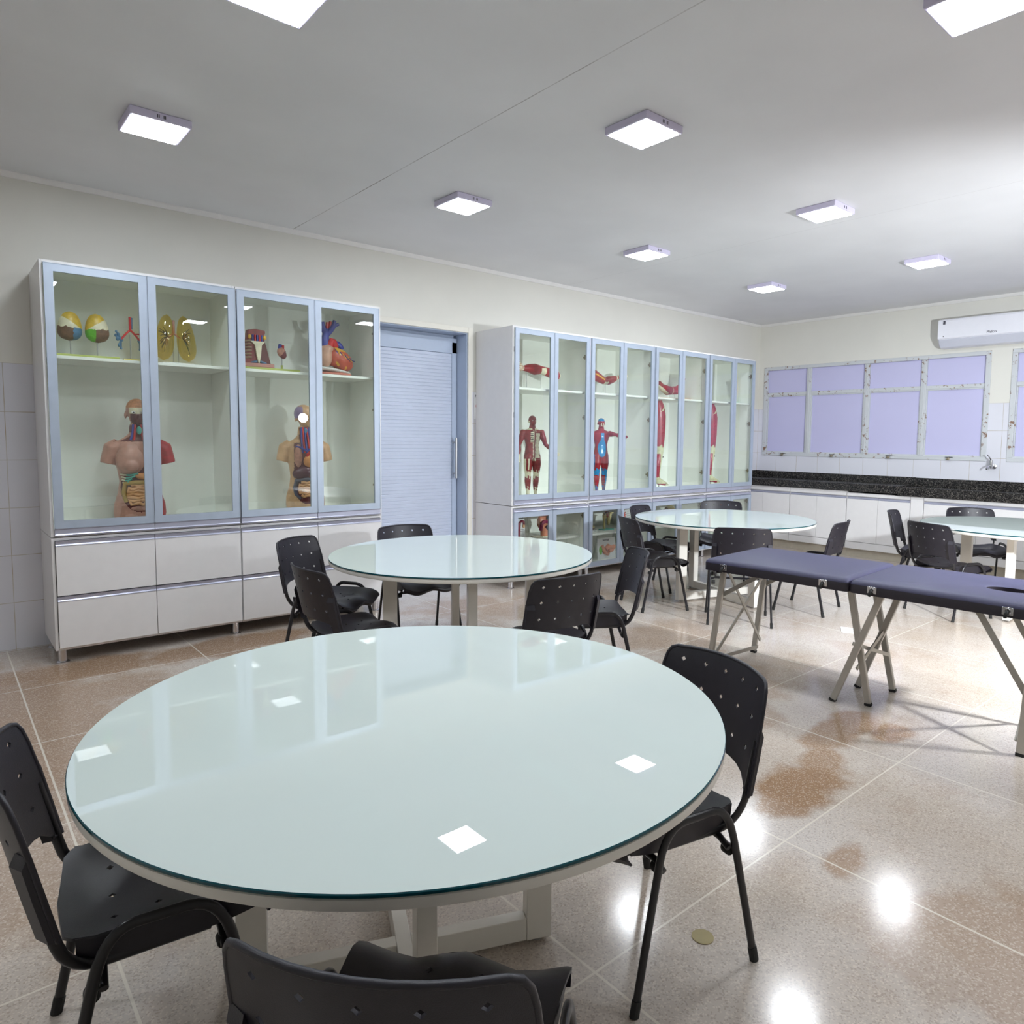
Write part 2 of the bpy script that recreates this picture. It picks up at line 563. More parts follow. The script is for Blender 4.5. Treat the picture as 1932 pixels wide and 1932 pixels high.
def window(name, ya, yb):
    w = thing(name, None, None, kind='structure')
    x = X1
    divs = [yb - (yb - ya) * k / 4 for k in range(5)]
    if name == 'window_1': divs = [6.055, 5.338, 4.488, 3.743, 2.995]
    zt = 2.262
    b = MB()
    f = 0.038
    b.box((x - 0.012, ya - 0.02, WZ1 - f), (x + 0.08, yb + 0.02, WZ1 + 0.012), 0.004).box((x - 0.012, ya - 0.02, WZ0 - 0.012), (x + 0.08, yb + 0.02, WZ0 + f), 0.004)
    b.box((x - 0.012, yb - f, WZ0 + f), (x + 0.08, yb + 0.02, WZ1 - f), 0.004).box((x - 0.012, ya - 0.02, WZ0 + f), (x + 0.08, ya + f, WZ1 - f), 0.004)
    for d in divs[1:-1]: b.box((x - 0.004, d - 0.034, WZ0 + f), (x + 0.08, d + 0.034, WZ1 - f), 0.004).box((x - 0.012, d - 0.008, WZ0 + f), (x, d + 0.008, WZ1 - f), 0.002)
    b.build('window_frame', M_WINF, w)
    for k in range(4):
        a, c = divs[k + 1] + 0.034, divs[k] - 0.034
        if k == 0: c = divs[0] - f
        if k == 3: a = divs[4] + f
        b = MB()
        b.box((x + 0.002, a, zt - 0.024), (x + 0.07, c, zt + 0.022), 0.004)
        b.build('transom_bar', M_WINF, w)
        b = MB()
        g = 0.016
        b.box((x + 0.012, a, zt - 0.024 - g), (x + 0.05, c, zt - 0.024)).box((x + 0.012, a, WZ0 + f), (x + 0.05, c, WZ0 + f + g))
        b.box((x + 0.012, a, WZ0 + f + g), (x + 0.05, a + g, zt - 0.024 - g)).box((x + 0.012, c - g, WZ0 + f + g), (x + 0.05, c, zt - 0.024 - g))
        sash = b.build('sash', M_WINF, w)
        b = MB(); b.box((x + 0.028, a + g, WZ0 + f + g), (x + 0.036, c - g, zt - 0.024 - g)); b.build('pane', M_FROST, sash)
        b = MB(); b.box((x + 0.028, a, zt + 0.022), (x + 0.036, c, WZ1 - f)); b.build('pane', M_FROST, w)
        b = MB()
        ym = (a + c) / 2 + 0.02
        b.box((x - 0.012, ym - 0.05, WZ0 + 0.018), (x + 0.014, ym + 0.05, WZ0 + 0.034), 0.003)
        b.box((x - 0.045, ym - 0.012, WZ0 + 0.010), (x - 0.008, ym + 0.012, WZ0 + 0.026), 0.004).box((x - 0.05, ym - 0.02, WZ0 - 0.012), (x - 0.036, ym + 0.02, WZ0 + 0.014), 0.005)
        b.build('latch', M_HINGE, w)
    b = MB(); b.box((x + 0.10, ya, WZ0), (x + 0.12, yb, WZ1)); b.build('window_backing', M_FROST, w)
    return w
window('window_1', *W1)
window('window_2', *W2)

# ------------------------------------------------------------------ ceiling lamps
def make_lamp():
    t = thing('ceiling_light', 'x', 'ceiling light', group='square surface mounted ceiling lights')
    b = MB()
    b.box((-0.158, -0.158, -0.044), (0.158, 0.158, 0.0), 0.006)
    for q in (-0.020, -0.012, 0.012, 0.020): b.box((q - 0.002, -0.1592, -0.032), (q + 0.002, -0.1575, -0.014), mi=1).box((q - 0.002, 0.1575, -0.032), (q + 0.002, 0.1592, -0.014), mi=1)
    b.build('lamp_housing', [simple('white_lamp_housing', srgb(214, 208, 232), 0.4, var=0.01), M_DARK], t)
    b = MB()
    b.box((-0.140, -0.140, -0.047), (0.140, 0.140, -0.0435))
    b.build('diffuser', M_LED, t)
    return t
lamp0 = make_lamp()
LAMPS = [(1.06, 4.62, 'lit square ceiling light above the lung model cabinet'),
         (1.13, 2.93, 'lit square ceiling light cut off by the top edge, above the drawers'),
         (3.18, 2.785, 'lit square ceiling light directly above the bronze door side of the second table, big and right of the seam'),
         (3.14, 4.535, 'lit square ceiling light in front of the pale blue door'),
         (5.31, 2.79, 'lit square ceiling light above the massage table, second from the air conditioner'),
         (5.24, 4.52, 'lit square ceiling light in front of the muscle man cabinets'),
         (7.40, 4.56, 'lit square ceiling light beside the corner of the room'),
         (7.49, 2.86, 'lit square ceiling light beside the air conditioner'),
         (3.27, 1.10, 'lit square ceiling light cut off by the upper corner of the picture'),
         (5.22, 1.06, 'square ceiling light out of frame in front of the fourth table'),
         (1.06, 1.10, 'square ceiling light out of frame above the largest table'),
         (7.45, 1.10, 'square ceiling light out of frame by the second window'),
         (3.2, -0.7, 'square ceiling light out of frame in the row behind the viewer'),
         (-1.03, 2.85, 'square ceiling light out of frame past the drawer cabinets'),
         ]
LAMPS[2] = (3.18, 2.785, 'lit square ceiling light beside the ceiling seam, largest one wholly in view')
for i, (x, y, lab) in enumerate(LAMPS):
    o = lamp0 if i == 0 else copy_tree(lamp0)
    o.location = (x, y, H)
    o['label'] = lab

# ------------------------------------------------------------------ cabinets
CF, CB = 5.594, 6.165      # carcass front and back
def panel_carcass(b, x0, x1, z0, z1, yf, t=0.018, fl=0.018):
    b.box((x0, yf, z0), (x0 + t, CB, z1), 0.0015, seg=1).box((x1 - t, yf, z0), (x1, CB, z1), 0.0015, seg=1)
    b.box((x0 + t, yf, z0), (x1 - t, CB, z0 + fl)).box((x0 + t, yf, z1 - t), (x1 - t, CB, z1))
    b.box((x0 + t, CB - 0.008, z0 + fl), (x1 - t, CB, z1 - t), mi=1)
    b.box((x0 + t, yf + 0.03, z0 + fl), (x0 + t + 0.001, CB - 0.008, z1 - t), mi=1).box((x1 - t - 0.001, yf + 0.03, z0 + fl), (x1 - t, CB - 0.008, z1 - t), mi=1)  # thin paler sheets added over the inner faces to brighten them
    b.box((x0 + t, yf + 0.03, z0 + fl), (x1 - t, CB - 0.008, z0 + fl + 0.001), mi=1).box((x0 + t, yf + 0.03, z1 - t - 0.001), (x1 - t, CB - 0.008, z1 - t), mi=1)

def glass_door(root, x0, x1, z0, z1, yf, rail, hinge_side, fw=0.052, hz=(0.12, 0.5, 0.88)):
    """aluminium framed glass door standing just proud of the carcass; rail 'bottom'/'top' pull"""
    y0, y1 = yf - 0.021, yf - 0.001
    b = MB()
    ra = rail == 'bottom'
    fz0, fz1 = (z0 + 0.05, z1) if ra else (z0, z1 - 0.04)
    # mitred frame as four trapezoids
    o = [(x0, fz0), (x1, fz0), (x1, fz1), (x0, fz1)]
    n = [(x0 + fw, fz0 + fw), (x1 - fw, fz0 + fw), (x1 - fw, fz1 - fw), (x0 + fw, fz1 - fw)]
    for k in range(4):
        q = [o[k], o[(k + 1) % 4], n[(k + 1) % 4], n[k]]
        b.prism(q, 'y', y0, y1)
    e = 0.004
    b.box((x0 - 0.0005, y0 - 0.003, fz0), (x0 + e, y0, fz1)).box((x1 - e, y0 - 0.003, fz0), (x1 + 0.0005, y0, fz1))
    b.box((x0, y0 - 0.003, fz1 - e), (x1, y0, fz1)).box((x0, y0 - 0.003, fz0), (x1, y0, fz0 + e))
    d = b.build('door', M_ALU, root)
    b = MB(); b.box((x0 + fw - 0.004, y0 + 0.008, fz0 + fw - 0.004), (x1 - fw + 0.004, y0 + 0.012, fz1 - fw + 0.004)); b.build('glass_pane', M_GLASS, d)
    b = MB()
    za, zb = (z0, fz0 - 0.001) if ra else (fz1 + 0.001, z1)
    b.prism([(y1, za), (y0 + 0.006, za), (y0 - 0.002, za + 0.006), (y0 + 0.004, za + 0.014), (y0 + 0.004, zb - 0.008), (y0 - 0.003, zb), (y1, zb)], 'x', x0, x1)
    b.build('pull_rail', M_RAIL, d)
    hxs = x1 - 0.012 if hinge_side == 'r' else x0 + 0.012
    sg = -1 if hinge_side == 'r' else 1
    for t in hz:
        z = fz0 + (fz1 - fz0) * t
        b = MB()
        xc = x1 - fw * 0.55 if hinge_side == 'r' else x0 + fw * 0.55
        xw = x1 - 0.024 if hinge_side == 'r' else x0 + 0.024
        b.cyl((xc, y1 + 0.0005, z), (xc, y1 + 0.012, z), 0.019, 14)
        b.box((xw - 0.006, y1 + 0.004, z - 0.009), (xw + 0.006, y1 + 0.062, z + 0.009), 0.002)
        b.box((xw - 0.004, y1 + 0.022, z - 0.026), (xw + 0.004, y1 + 0.046, z + 0.026), 0.002)
        b.build('hinge', M_HINGE, d, 40)
    return d

def tall_cabinet(x0, x1, z0, z1, yf, label, gname, name='glass_cabinet', dz=(0.92, 2.648), shelf=2.068, sides=(0.021, 0.004), mid=None):
    t = thing(name, label, 'cabinet', ((x0 + x1) / 2, yf, z0), group=gname)
    inv = Matrix.Translation((-(x0 + x1) / 2, -yf, -z0))
    b = MB()
    panel_carcass(b, x0, x1, z0, z1, yf, fl=0.043)
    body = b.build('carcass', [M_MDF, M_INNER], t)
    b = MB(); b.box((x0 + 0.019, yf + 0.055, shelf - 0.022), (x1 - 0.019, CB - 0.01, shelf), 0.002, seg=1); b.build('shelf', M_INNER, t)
    a, c = x0 + sides[0], x1 - sides[1]
    m_ = mid if mid else (a + c) / 2
    glass_door(t, a, m_ - 0.002, dz[0] - 0.05, dz[1], yf, 'bottom', 'l')
    glass_door(t, m_ + 0.002, c, dz[0] - 0.05, dz[1], yf, 'bottom', 'r')
    for ch in t.children: ch.data.transform(inv)
    for ch in t.children:
        for g in ch.children: g.data.transform(inv)
    return t

def foot(t, x, y, h, inv):
    b = MB()
    b.lathe([(0.038, 0), (0.039, 0.006), (0.034, 0.011), (0.0255, 0.012), (0.0255, h)], 24, c=(x, y, 0))
    b.bm.transform(inv)
    b.build('leg', M_CHROME, t, 40)

# left run: glass uppers on drawer units
L_UP = 'tall glass door cabinets holding organ models'
tall_cabinet(0.582, 1.792, 0.862, 2.668, CF, 'white glass door upper cabinet holding the lung models and the breast plate torso', L_UP, mid=1.197)
tall_cabinet(1.796, 3.006, 0.862, 2.668, CF, 'white glass door upper cabinet holding the heart models, beside the pale blue door', L_UP, sides=(0.004, 0.021), mid=2.411)
def drawer_unit(x0, x1, xm, label, feet):
    t = thing('drawer_cabinet', label, 'drawer cabinet', ((x0 + x1) / 2, CF, 0), group='white drawer cabinets under the organ model cabinets')
    inv = Matrix.Translation((-(x0 + x1) / 2, -CF, 0))
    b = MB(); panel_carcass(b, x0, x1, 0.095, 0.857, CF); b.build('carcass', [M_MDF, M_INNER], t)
    for (a, c) in ((x0 + (0.021 if x0 < 1 else 0.004), xm - 0.002), (xm + 0.002, x1 - (0.021 if x1 > 2.5 else 0.004))):
        for (z0, z1) in ((0.112, 0.462), (0.468, 0.836)):
            b = MB(); b.box((a, CF - 0.020, z0), (c, CF - 0.001, z1 - 0.034), 0.0012, seg=1); d = b.build('drawer', M_MDF, t)
            b = MB()
            b.prism([(CF - 0.001, z1 - 0.034), (CF - 0.022, z1 - 0.034), (CF - 0.022, z1 - 0.030), (CF - 0.015, z1 - 0.022), (CF - 0.017, z1 - 0.008), (CF - 0.022, z1), (CF - 0.001, z1)], 'x', a, c)
            b.build('pull_rail', M_RAIL, d)
    for ch in t.children:
        ch.data.transform(inv)
        for g in ch.children: g.data.transform(inv)
    for (x, y) in feet: foot(t, x, y, 0.0955, inv)
    return t
drawer_unit(0.582, 1.792, 1.195, 'white drawer cabinet below the lung model cabinet, its four fronts in full view', [(0.625, CF + 0.05), (0.625, 6.09), (1.755, CF + 0.05), (1.755, 6.09)])
drawer_unit(1.796, 3.006, 2.411, 'white drawer cabinet beside the pale blue door, partly hidden by chairs', [(1.84, 6.09), (2.96, CF + 0.05), (2.96, 6.09)])

# right run: four glass uppers over four glass lowers
RF = 5.545
RX = [4.436, 5.522, 6.607, 7.690, 8.772]
RM = [4.986, 6.052, 7.129, 8.257]
R_UP = 'tall glass door cabinets holding muscle models'
R_LO = 'low glass door cabinets below the muscle models'
upl = ['tall glass cabinet with the brown muscle man and a straight arm on its shelf', 'tall glass cabinet with the blue and red muscle man', 'tall glass cabinet with a leg model and an arm on an orange base', 'tall glass cabinet with a leg and a raised hand, beside the window wall']
lol = ['low glass cabinet with a uterus board and a pelvis section', 'low glass cabinet with shoulder joint model and a pancreas board', 'low glass cabinet holding a tan bone model over a yellow base', 'low glass cabinet meeting the white base cabinets, behind the third table']
def low_cabinet(x0, x1, xm, label, i):
    t = thing('low_glass_cabinet', label, 'cabinet', ((x0 + x1) / 2, RF, 0), group=R_LO)
    inv = Matrix.Translation((-(x0 + x1) / 2, -RF, 0))
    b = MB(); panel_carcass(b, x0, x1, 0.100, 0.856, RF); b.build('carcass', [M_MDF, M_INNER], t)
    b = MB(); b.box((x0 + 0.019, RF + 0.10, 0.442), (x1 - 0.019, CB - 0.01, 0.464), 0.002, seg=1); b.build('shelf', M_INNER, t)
    glass_door(t, x0 + (0.021 if i == 0 else 0.012), xm - 0.002, 0.116, 0.832, RF, 'top', 'l', hz=(0.14, 0.86))
    glass_door(t, xm + 0.002, x1 - (0.021 if i == 3 else 0.012), 0.116, 0.832, RF, 'top', 'r', hz=(0.14, 0.86))
    for ch in t.children:
        ch.data.transform(inv)
        for g in ch.children: g.data.transform(inv)
    for (x, y) in ((x0 + 0.045, RF + 0.06), (x1 - 0.05, RF + 0.06), (x0 + 0.045, 6.09), (x1 - 0.05, 6.09)): foot(t, x, y, 0.1005, inv)
for i in range(4):
    tall_cabinet(RX[i] + 0.002, RX[i + 1] - 0.002, 0.862, 2.668, RF, upl[i], R_UP, name='tall_glass_cabinet', mid=RM[i], sides=(0.021 if i == 0 else 0.012, 0.021 if i == 3 else 0.012))
    low_cabinet(RX[i] + 0.002, RX[i + 1] - 0.002, RM[i], lol[i], i)

# ------------------------------------------------------------------ worktop along the window wall
WF = 9.30
b = MB()
b.box((WF, 3.775, 0.889), (X1 - 0.002, Y1 - 0.002, 0.990), 0.003)
b.box((X1 - 0.024, 3.775, 0.990), (X1 - 0.002, Y1 - 0.002, 1.086), 0.002)
b.box((WF + 0.05, Y1 - 0.024, 0.990), (X1 - 0.024, Y1 - 0.002, 1.086), 0.002)
tag(b.build('worktop', M_GRAN), 'black speckled granite worktop with upstand, the length running into the room corner', 'worktop', 'black granite worktops')
b = MB()
b.box((WF, -1.4, 0.868), (X1 - 0.002, 3.771, 0.966), 0.003)
b.box((WF, -1.4, 0.966), (WF + 0.035, 3.771, 0.983), 0.003)
b.box((X1 - 0.024, -1.4, 0.966), (X1 - 0.002, 3.771, 1.082), 0.002)
tag(b.build('worktop', M_GRAN), 'black granite worktop with raised front lip, under the tap and second window', 'worktop', 'black granite worktops')

def base_unit(y0, y1, ym, label, filler=None):
    t = thing('base_cabinet', label, 'cabinet', (WF + 0.03, (y0 + y1) / 2, 0), group='white base cabinets under the black worktop')
    inv = Matrix.Translation((-(WF + 0.03), -(y0 + y1) / 2, 0))
    xf = WF + 0.05
    top = 0.888 if y0 > 3.7 else 0.867
    b = MB(); b.box((xf, y0, 0.115), (X1 - 0.003, y1, top), 0.001, seg=1)
    b.box((xf + 0.06, y0, 0.0), (xf + 0.08, y1, 0.115))
    if filler: b.box((xf - 0.022, filler[0], 0.115), (xf, filler[1], top - 0.001), 0.001, seg=1)
    b.build('carcass', M_MDF, t)
    b = MB(); b.box((xf + 0.045, y0, 0.001), (xf + 0.0595, y1, 0.115)); b.build('kick_board', simple('beige_kick_tile', srgb(204, 196, 180), 0.3), t)
    b = MB(); b.box((xf - 0.020, y0 + 0.003, 0.825), (xf - 0.0005, y1 - 0.003, top - 0.002), 0.001, seg=1); b.build('top_strip', M_MDF, t)
    b = MB(); b.box((xf - 0.020, y0 + 0.003, 0.117), (xf - 0.0005, y1 - 0.003, 0.208), 0.001, seg=1); b.build('plinth_strip', M_MDF, t)
    for (a, c) in ((y0 + 0.006, ym - 0.0015), (ym + 0.0015, y1 - 0.006)):
        b = MB(); b.box((xf - 0.020, a, 0.214), (xf - 0.0005, c, 0.785), 0.0012, seg=1); d = b.build('door', M_MDF, t)
        b = MB()
        b.prism([(xf - 0.0005, 0.786), (xf - 0.020, 0.786), (xf - 0.006, 0.796), (xf - 0.006, 0.812), (xf - 0.0005, 0.818)], 'y', a, c)
        b.build('pull_rail', M_RAIL, d)
    for ch in t.children:
        ch.data.transform(inv)
        for g in ch.children: g.data.transform(inv)
base_unit(5.263, 6.10, 5.694, 'white base cabinet in the room corner beside the low glass cabinets')
base_unit(4.433, 5.261, 4.854, 'white base cabinet behind the third table, second from the corner')
base_unit(3.613, 4.431, 4.017, 'white base cabinet under the window, third from the corner')
base_unit(2.262, 3.460, 2.864, 'wide white base cabinet behind the fourth table')
base_unit(1.060, 2.260, 1.660, 'white base cabinet past the wide one, running out of the picture')
b = MB(); b.box((WF + 0.028, 3.462, 0.0), (X1 - 0.003, 3.611, 0.867), 0.001, seg=1)
tag(b.build('filler_panel', M_MDF), 'plain white upright panel between the third base cabinet and the wide one', 'panel')

# ------------------------------------------------------------------ air conditioner, tap, sign, floor bits
ac = thing('air_conditioner', 'white wall mounted air conditioner above the windows', 'air conditioner', (X1, 2.93, 2.9))
AY0, AY1 = -0.60, 0.60
b = MB()
prof = [(-0.001, 0.196), (-0.150, 0.196), (-0.198, 0.180), (-0.210, 0.150), (-0.212, -0.060), (-0.150, -0.150), (-0.100, -0.164), (-0.001, -0.164)]
b.prism(prof, 'y', AY0, AY1)
bmesh.ops.bevel(b.bm, geom=[e for e in b.bm.edges if abs(e.verts[0].co.y - e.verts[1].co.y) < 1e-5], offset=0.012, segments=3, affect='EDGES')
b.build('body', M_ACW, ac, 30)
b = MB(); b.prism([(-0.208, 0.178), (-0.216, 0.160), (-0.219, -0.052), (-0.213, -0.058), (-0.208, -0.050)], 'y', AY0 + 0.004, AY1 - 0.004); b.build('front_panel', M_ACW, ac)
b = MB(); b.prism([(-0.2135, -0.064), (-0.217, -0.072), (-0.157, -0.158), (-0.150, -0.152)], 'y', AY0 + 0.02, AY1 - 0.02); b.build('air_flap', M_ACG, ac)
# lettering faces -x : text x -> -y, text y -> z
TX = Matrix(((0, 0, -1, -0.2195), (-1, 0, 0, 0.0), (0, 1, 0, -0.022), (0, 0, 0, 1)))
text('Philco', 0.043, 'logo', M_DARK, ac, TX, bold=True)
b = MB()
b.box((-0.2205, 0.512, 0.118), (-0.2185, 0.542, 0.166), mi=0).box((-0.2212, 0.515, 0.122), (-0.2202, 0.539, 0.134), mi=1).box((-0.2212, 0.515, 0.140), (-0.2202, 0.530, 0.162), mi=1)
b.build('sticker', [simple('grey_sticker', srgb(150, 150, 158), 0.5), M_DARK], ac)
b = MB(); b.cyl((-0.220, 0.53, -0.030), (-0.2185, 0.53, -0.030), 0.006, 12); b.build('indicator', M_DARK, ac)

tap = thing('wall_tap', 'chrome lever tap on the tiles between the two windows', 'tap', (X1, 2.88, 1.262))
b = MB()
b.lathe([(0.001, 0), (0.032, 0.0), (0.032, 0.006), (0.012, 0.014), (0.012, 0.02)], 24)
b.bm.transform(Matrix.Rotation(-PI / 2, 4, 'Y') @ Matrix.Translation((0, 0, 0.001)))
b.cyl((-0.012, 0, 0), (-0.08, 0.012, 0.0), 0.011, 14)
b.build('wall_flange', M_CHROME, tap, 40)
b = MB()
b.lathe([(0.001, -0.03), (0.018, -0.028), (0.020, 0.02), (0.019, 0.075), (0.001, 0.08)], 20, c=(-0.085, 0.012, 0))
b.tube(bez((-0.085, 0.012, 0.0), (-0.15, 0.02, 0.03), (-0.19, 0.025, -0.03)), 0.010, 12)
b.build('spout', M_CHROME, tap, 40)
b = MB(); b.tube(bez((-0.085, 0.012, 0.08), (-0.10, 0.02, 0.11), (-0.13, 0.045, 0.145)), 0.006, 10, rr=[0.011, 0.009, 0.008, 0.007, 0.006, 0.006, 0.006]); b.build('lever', M_CHROME, tap, 40)

sg = thing('wall_sign', 'white sign with red ring peeking out between the door casing and a tall cabinet', 'sign', (4.55, Y1, 1.90))
b = MB(); b.box((-0.135, -0.006, -0.15), (0.135, -0.001, 0.13), 0.001, seg=1); b.build('plate', M_CARD, sg)
b = MB()
n = 40
vs, fs = [], []
for k in range(n):
    a = 2 * PI * k / n
    for r in (0.115, 0.088): vs += [(r * math.cos(a), -0.0085, -0.012 + r * math.sin(a) * 0.62 - 0.0), (r * math.cos(a), -0.0062, -0.012 + r * math.sin(a) * 0.62)]
for k in range(n):
    i, j = 4 * k, 4 * ((k + 1) % n)
    fs += [(i, j, j + 2, i + 2), (i, i + 1, j + 1, j), (i + 2, j + 2, j + 3, i + 3)]
b.add(vs, fs); b.build('ring', M_RED, sg)
text('N', 0.036, 'lettering', M_DARK, sg, Matrix(((1, 0, 0, -0.108), (0, 0, -1, -0.0068), (0, 1, 0, 0.092), (0, 0, 0, 1))), bold=True)

b = MB(); b.lathe([(0.034, 0), (0.034, 0.0022), (0.030, 0.003)], 28); tag(b.build('floor_plug', M_OLIVE, loc=(1.763, 1.231, 0.0002)), 'small round olive plug set in the floor tile beside the clear standing chair', 'floor plug')
b = MB(); b.box((-0.085, -0.06, 0), (0.085, 0.06, 0.004), 0.001, seg=1); o = b.build('floor_plate', M_CARD, loc=(5.66, 2.62, 0.0002)); o.rotation_euler = (0, 0, 0.5); tag(o, 'small white plate on the floor behind the crossed massage table legs', 'floor plate')

# ------------------------------------------------------------------ tables
TZ = 0.792
def make_table():
    t = thing('round_table', 'x', 'table', group='round white tables with green glass tops')
    b = MB(); b.lathe([(0.001, TZ - 0.036), (0.838, TZ - 0.036), (0.846, TZ - 0.032), (0.848, TZ - 0.024), (0.847, TZ - 0.012), (0.842, TZ - 0.0095), (0.001, TZ - 0.0095)], 128); b.build('tabletop', M_WHITE, t, 40)
    b = MB(); b.lathe([(0.001, TZ - 0.009), (0.846, TZ - 0.009), (0.849, TZ - 0.007), (0.849, TZ - 0.002), (0.847, TZ), (0.001, TZ)], 160, mis=[0, 1, 1, 1, 0])
    b.build('glass_top', [M_GTOP, M_GEDGE], t, 30)
    r0, r1 = 0.425, 0.515
    for k in range(4):
        Mr = Matrix.Rotation(k * PI / 2, 4, 'Z')
        b = MB(); b.box((r0, -0.027, 0.012), (r1, 0.027, TZ - 0.0365), 0.002, M=Mr, seg=1)
        lg = b.build('leg', M_WHITE, t)
        b = MB(); b.lathe([(0.018, 0), (0.018, 0.008), (0.006, 0.010), (0.006, 0.0125)], 16, c=((r0 + r1) / 2, 0, 0)); b.bm.transform(Mr); b.build('leveller', M_STEEL, lg)
    for (z0, z1) in ((0.013, 0.083), (TZ - 0.095, TZ - 0.037)):
        b = MB(); b.box((-r0, -0.025, z0), (r0, 0.025, z1), 0.002, seg=1); b.build('cross_bar', M_WHITE, t)
        for q in (-1, 1):
            b = MB(); b.box((-0.025, q * 0.0255, z0), (0.025, q * r0, z1), 0.002, seg=1); b.build('cross_bar', M_WHITE, t)
    return t
tab0 = make_table()
for i, (x, y, ph, s, lab) in enumerate([
        (1.028, 1.692, 63, 0.992, 'largest round table, its pale green glass top mirroring two bright lamps'),
        (2.640, 3.810, 62, 1.006, 'round glass topped table in front of the blue door, with five chairs'),
        (5.873, 4.008, 72, 1.008, 'round glass topped table between the massage table and the low glass cabinets'),
        (7.540, 1.902, 2, 1.015, 'round glass topped table before the wide base cabinet, cut by the picture edge')]):
    o = tab0 if i == 0 else copy_tree(tab0)
    o.location = (x, y, 0)
    o.rotation_euler = (0, 0, R(ph))
    o.scale = (s, s, 1)
    o['label'] = lab
    if i == 0: first = o

# the big table stands on a slightly narrower base, set a little off centre
_rz = R(67)
tab0.rotation_euler = (0, 0, _rz)
_off = Matrix.Rotation(-_rz, 3, 'Z') @ Vector((-0.040, 0.034, 0))
for c in tab0.children:
    if c.name.split('.')[0] in ('leg', 'cross_bar'):
        c.location = _off
        c.scale = (0.88, 0.88, 1)

# ------------------------------------------------------------------ chairs
def shell(outline, holes, step, fn, thick):
    """sheet with diamond holes: outline in 2D, fn maps (u,v)->(front point, unit normal); returns MB"""
    pts, edges = [], []
    def loop(l):
        k0 = len(pts)
        pts.extend(Vector(p) for p in l)
        edges.extend((k0 + i, k0 + (i + 1) % len(l)) for i in range(len(l)))
    def dens(l, d):
        r = []
        for i in range(len(l)):
            a, c = Vector(l[i]), Vector(l[(i + 1) % len(l)])
            m = max(1, int((c - a).length / d))
            r += [a + (c - a) * j / m for j in range(m)]
        return r
    loop(dens(outline, step))
    hs = []
    for (u, v, rr) in holes:
        h = [(u + rr, v), (u, v + rr), (u - rr, v), (u, v - rr)]
        hs.append((u, v, rr))
        loop(h)
    us = [p.x for p in pts]; vs_ = [p.y for p in pts]
    def inside(x, y):
        c = False
        n = len(outline)
        for i in range(n):
            x1, y1 = outline[i]; x2, y2 = outline[(i + 1) % n]
            if (y1 > y) != (y2 > y) and x < (x2 - x1) * (y - y1) / (y2 - y1) + x1: c = not c
        return c
    x = min(us) + step / 2
    while x < max(us):
        y = min(vs_) + step / 2
        while y < max(vs_):
            if inside(x, y) and all(abs(x - u) + abs(y - v) > rr + step * 0.35 for (u, v, rr) in hs): pts.append(Vector((x, y)))
            y += step
        x += step
    r = delaunay_2d_cdt(pts, edges, [], 1, 1e-6)
    V, Fc = r[0], r[2]
    tris = []
    for f in Fc:
        cx = sum(V[i].x for i in f) / len(f); cy = sum(V[i].y for i in f) / len(f)
        if any(abs(cx - u) + abs(cy - v) < rr * 0.98 for (u, v, rr) in hs) or not inside(cx, cy): continue
        tris.append(list(f))
    b = MB()
    top = [fn(p.x, p.y) for p in V]
    vv = [t[0] for t in top] + [t[0] - t[1] * thick for t in top]
    n = len(V)
    cnt = {}
    for f in tris:
        for i in range(len(f)):
            e = (f[i], f[(i + 1) % len(f)])
            cnt[e] = cnt.get(e, 0) + 1
    fs = [tuple(f) for f in tris] + [tuple(n + i for i in f[::-1]) for f in tris]
    for (a, c) in cnt:
        if (c, a) not in cnt: fs.append((a, n + a, n + c, c))
    b.add(vv, fs)
    for v in [v for v in b.bm.verts if not v.link_faces]: b.bm.verts.remove(v)
    return b

def nrm(fn, u, v, e=1e-4):
    a = Vector(fn(u + e, v)) - Vector(fn(u - e, v))
    c = Vector(fn(u, v + e)) - Vector(fn(u, v - e))
    return a.cross(c).normalized()

def back_pt(u, z):
    xs = -0.19 + (z - 0.505) * (-0.072 / 0.321)
    return Vector((xs - 0.066 * (1 - min(1.0, (u / 0.235) ** 2)), u, z))

def seat_pt(u, x):
    s = (x + 0.20) / 0.45
    t = u / 0.222
    z = 0.448 + 0.030 * abs(t) ** 2.2 * (1 - 0.75 * s) - 0.018 * math.exp(-((s - 0.28) / 0.25) ** 2) * (1 - t * t)
    z += 0.020 * s * s * (math.cos(2 * PI * t * 0.92) * 0.7 + 0.3 - 0.5 * t * t)
    z += 0.012 * math.sin(PI * min(1, max(0, s))) * abs(t)
    fr = max(0.0, (s - 0.80) / 0.20)
    z -= 0.030 * fr * fr
    rb = max(0.0, (0.14 - s) / 0.14)
    z += 0.010 * rb
    return Vector((x, u, z))

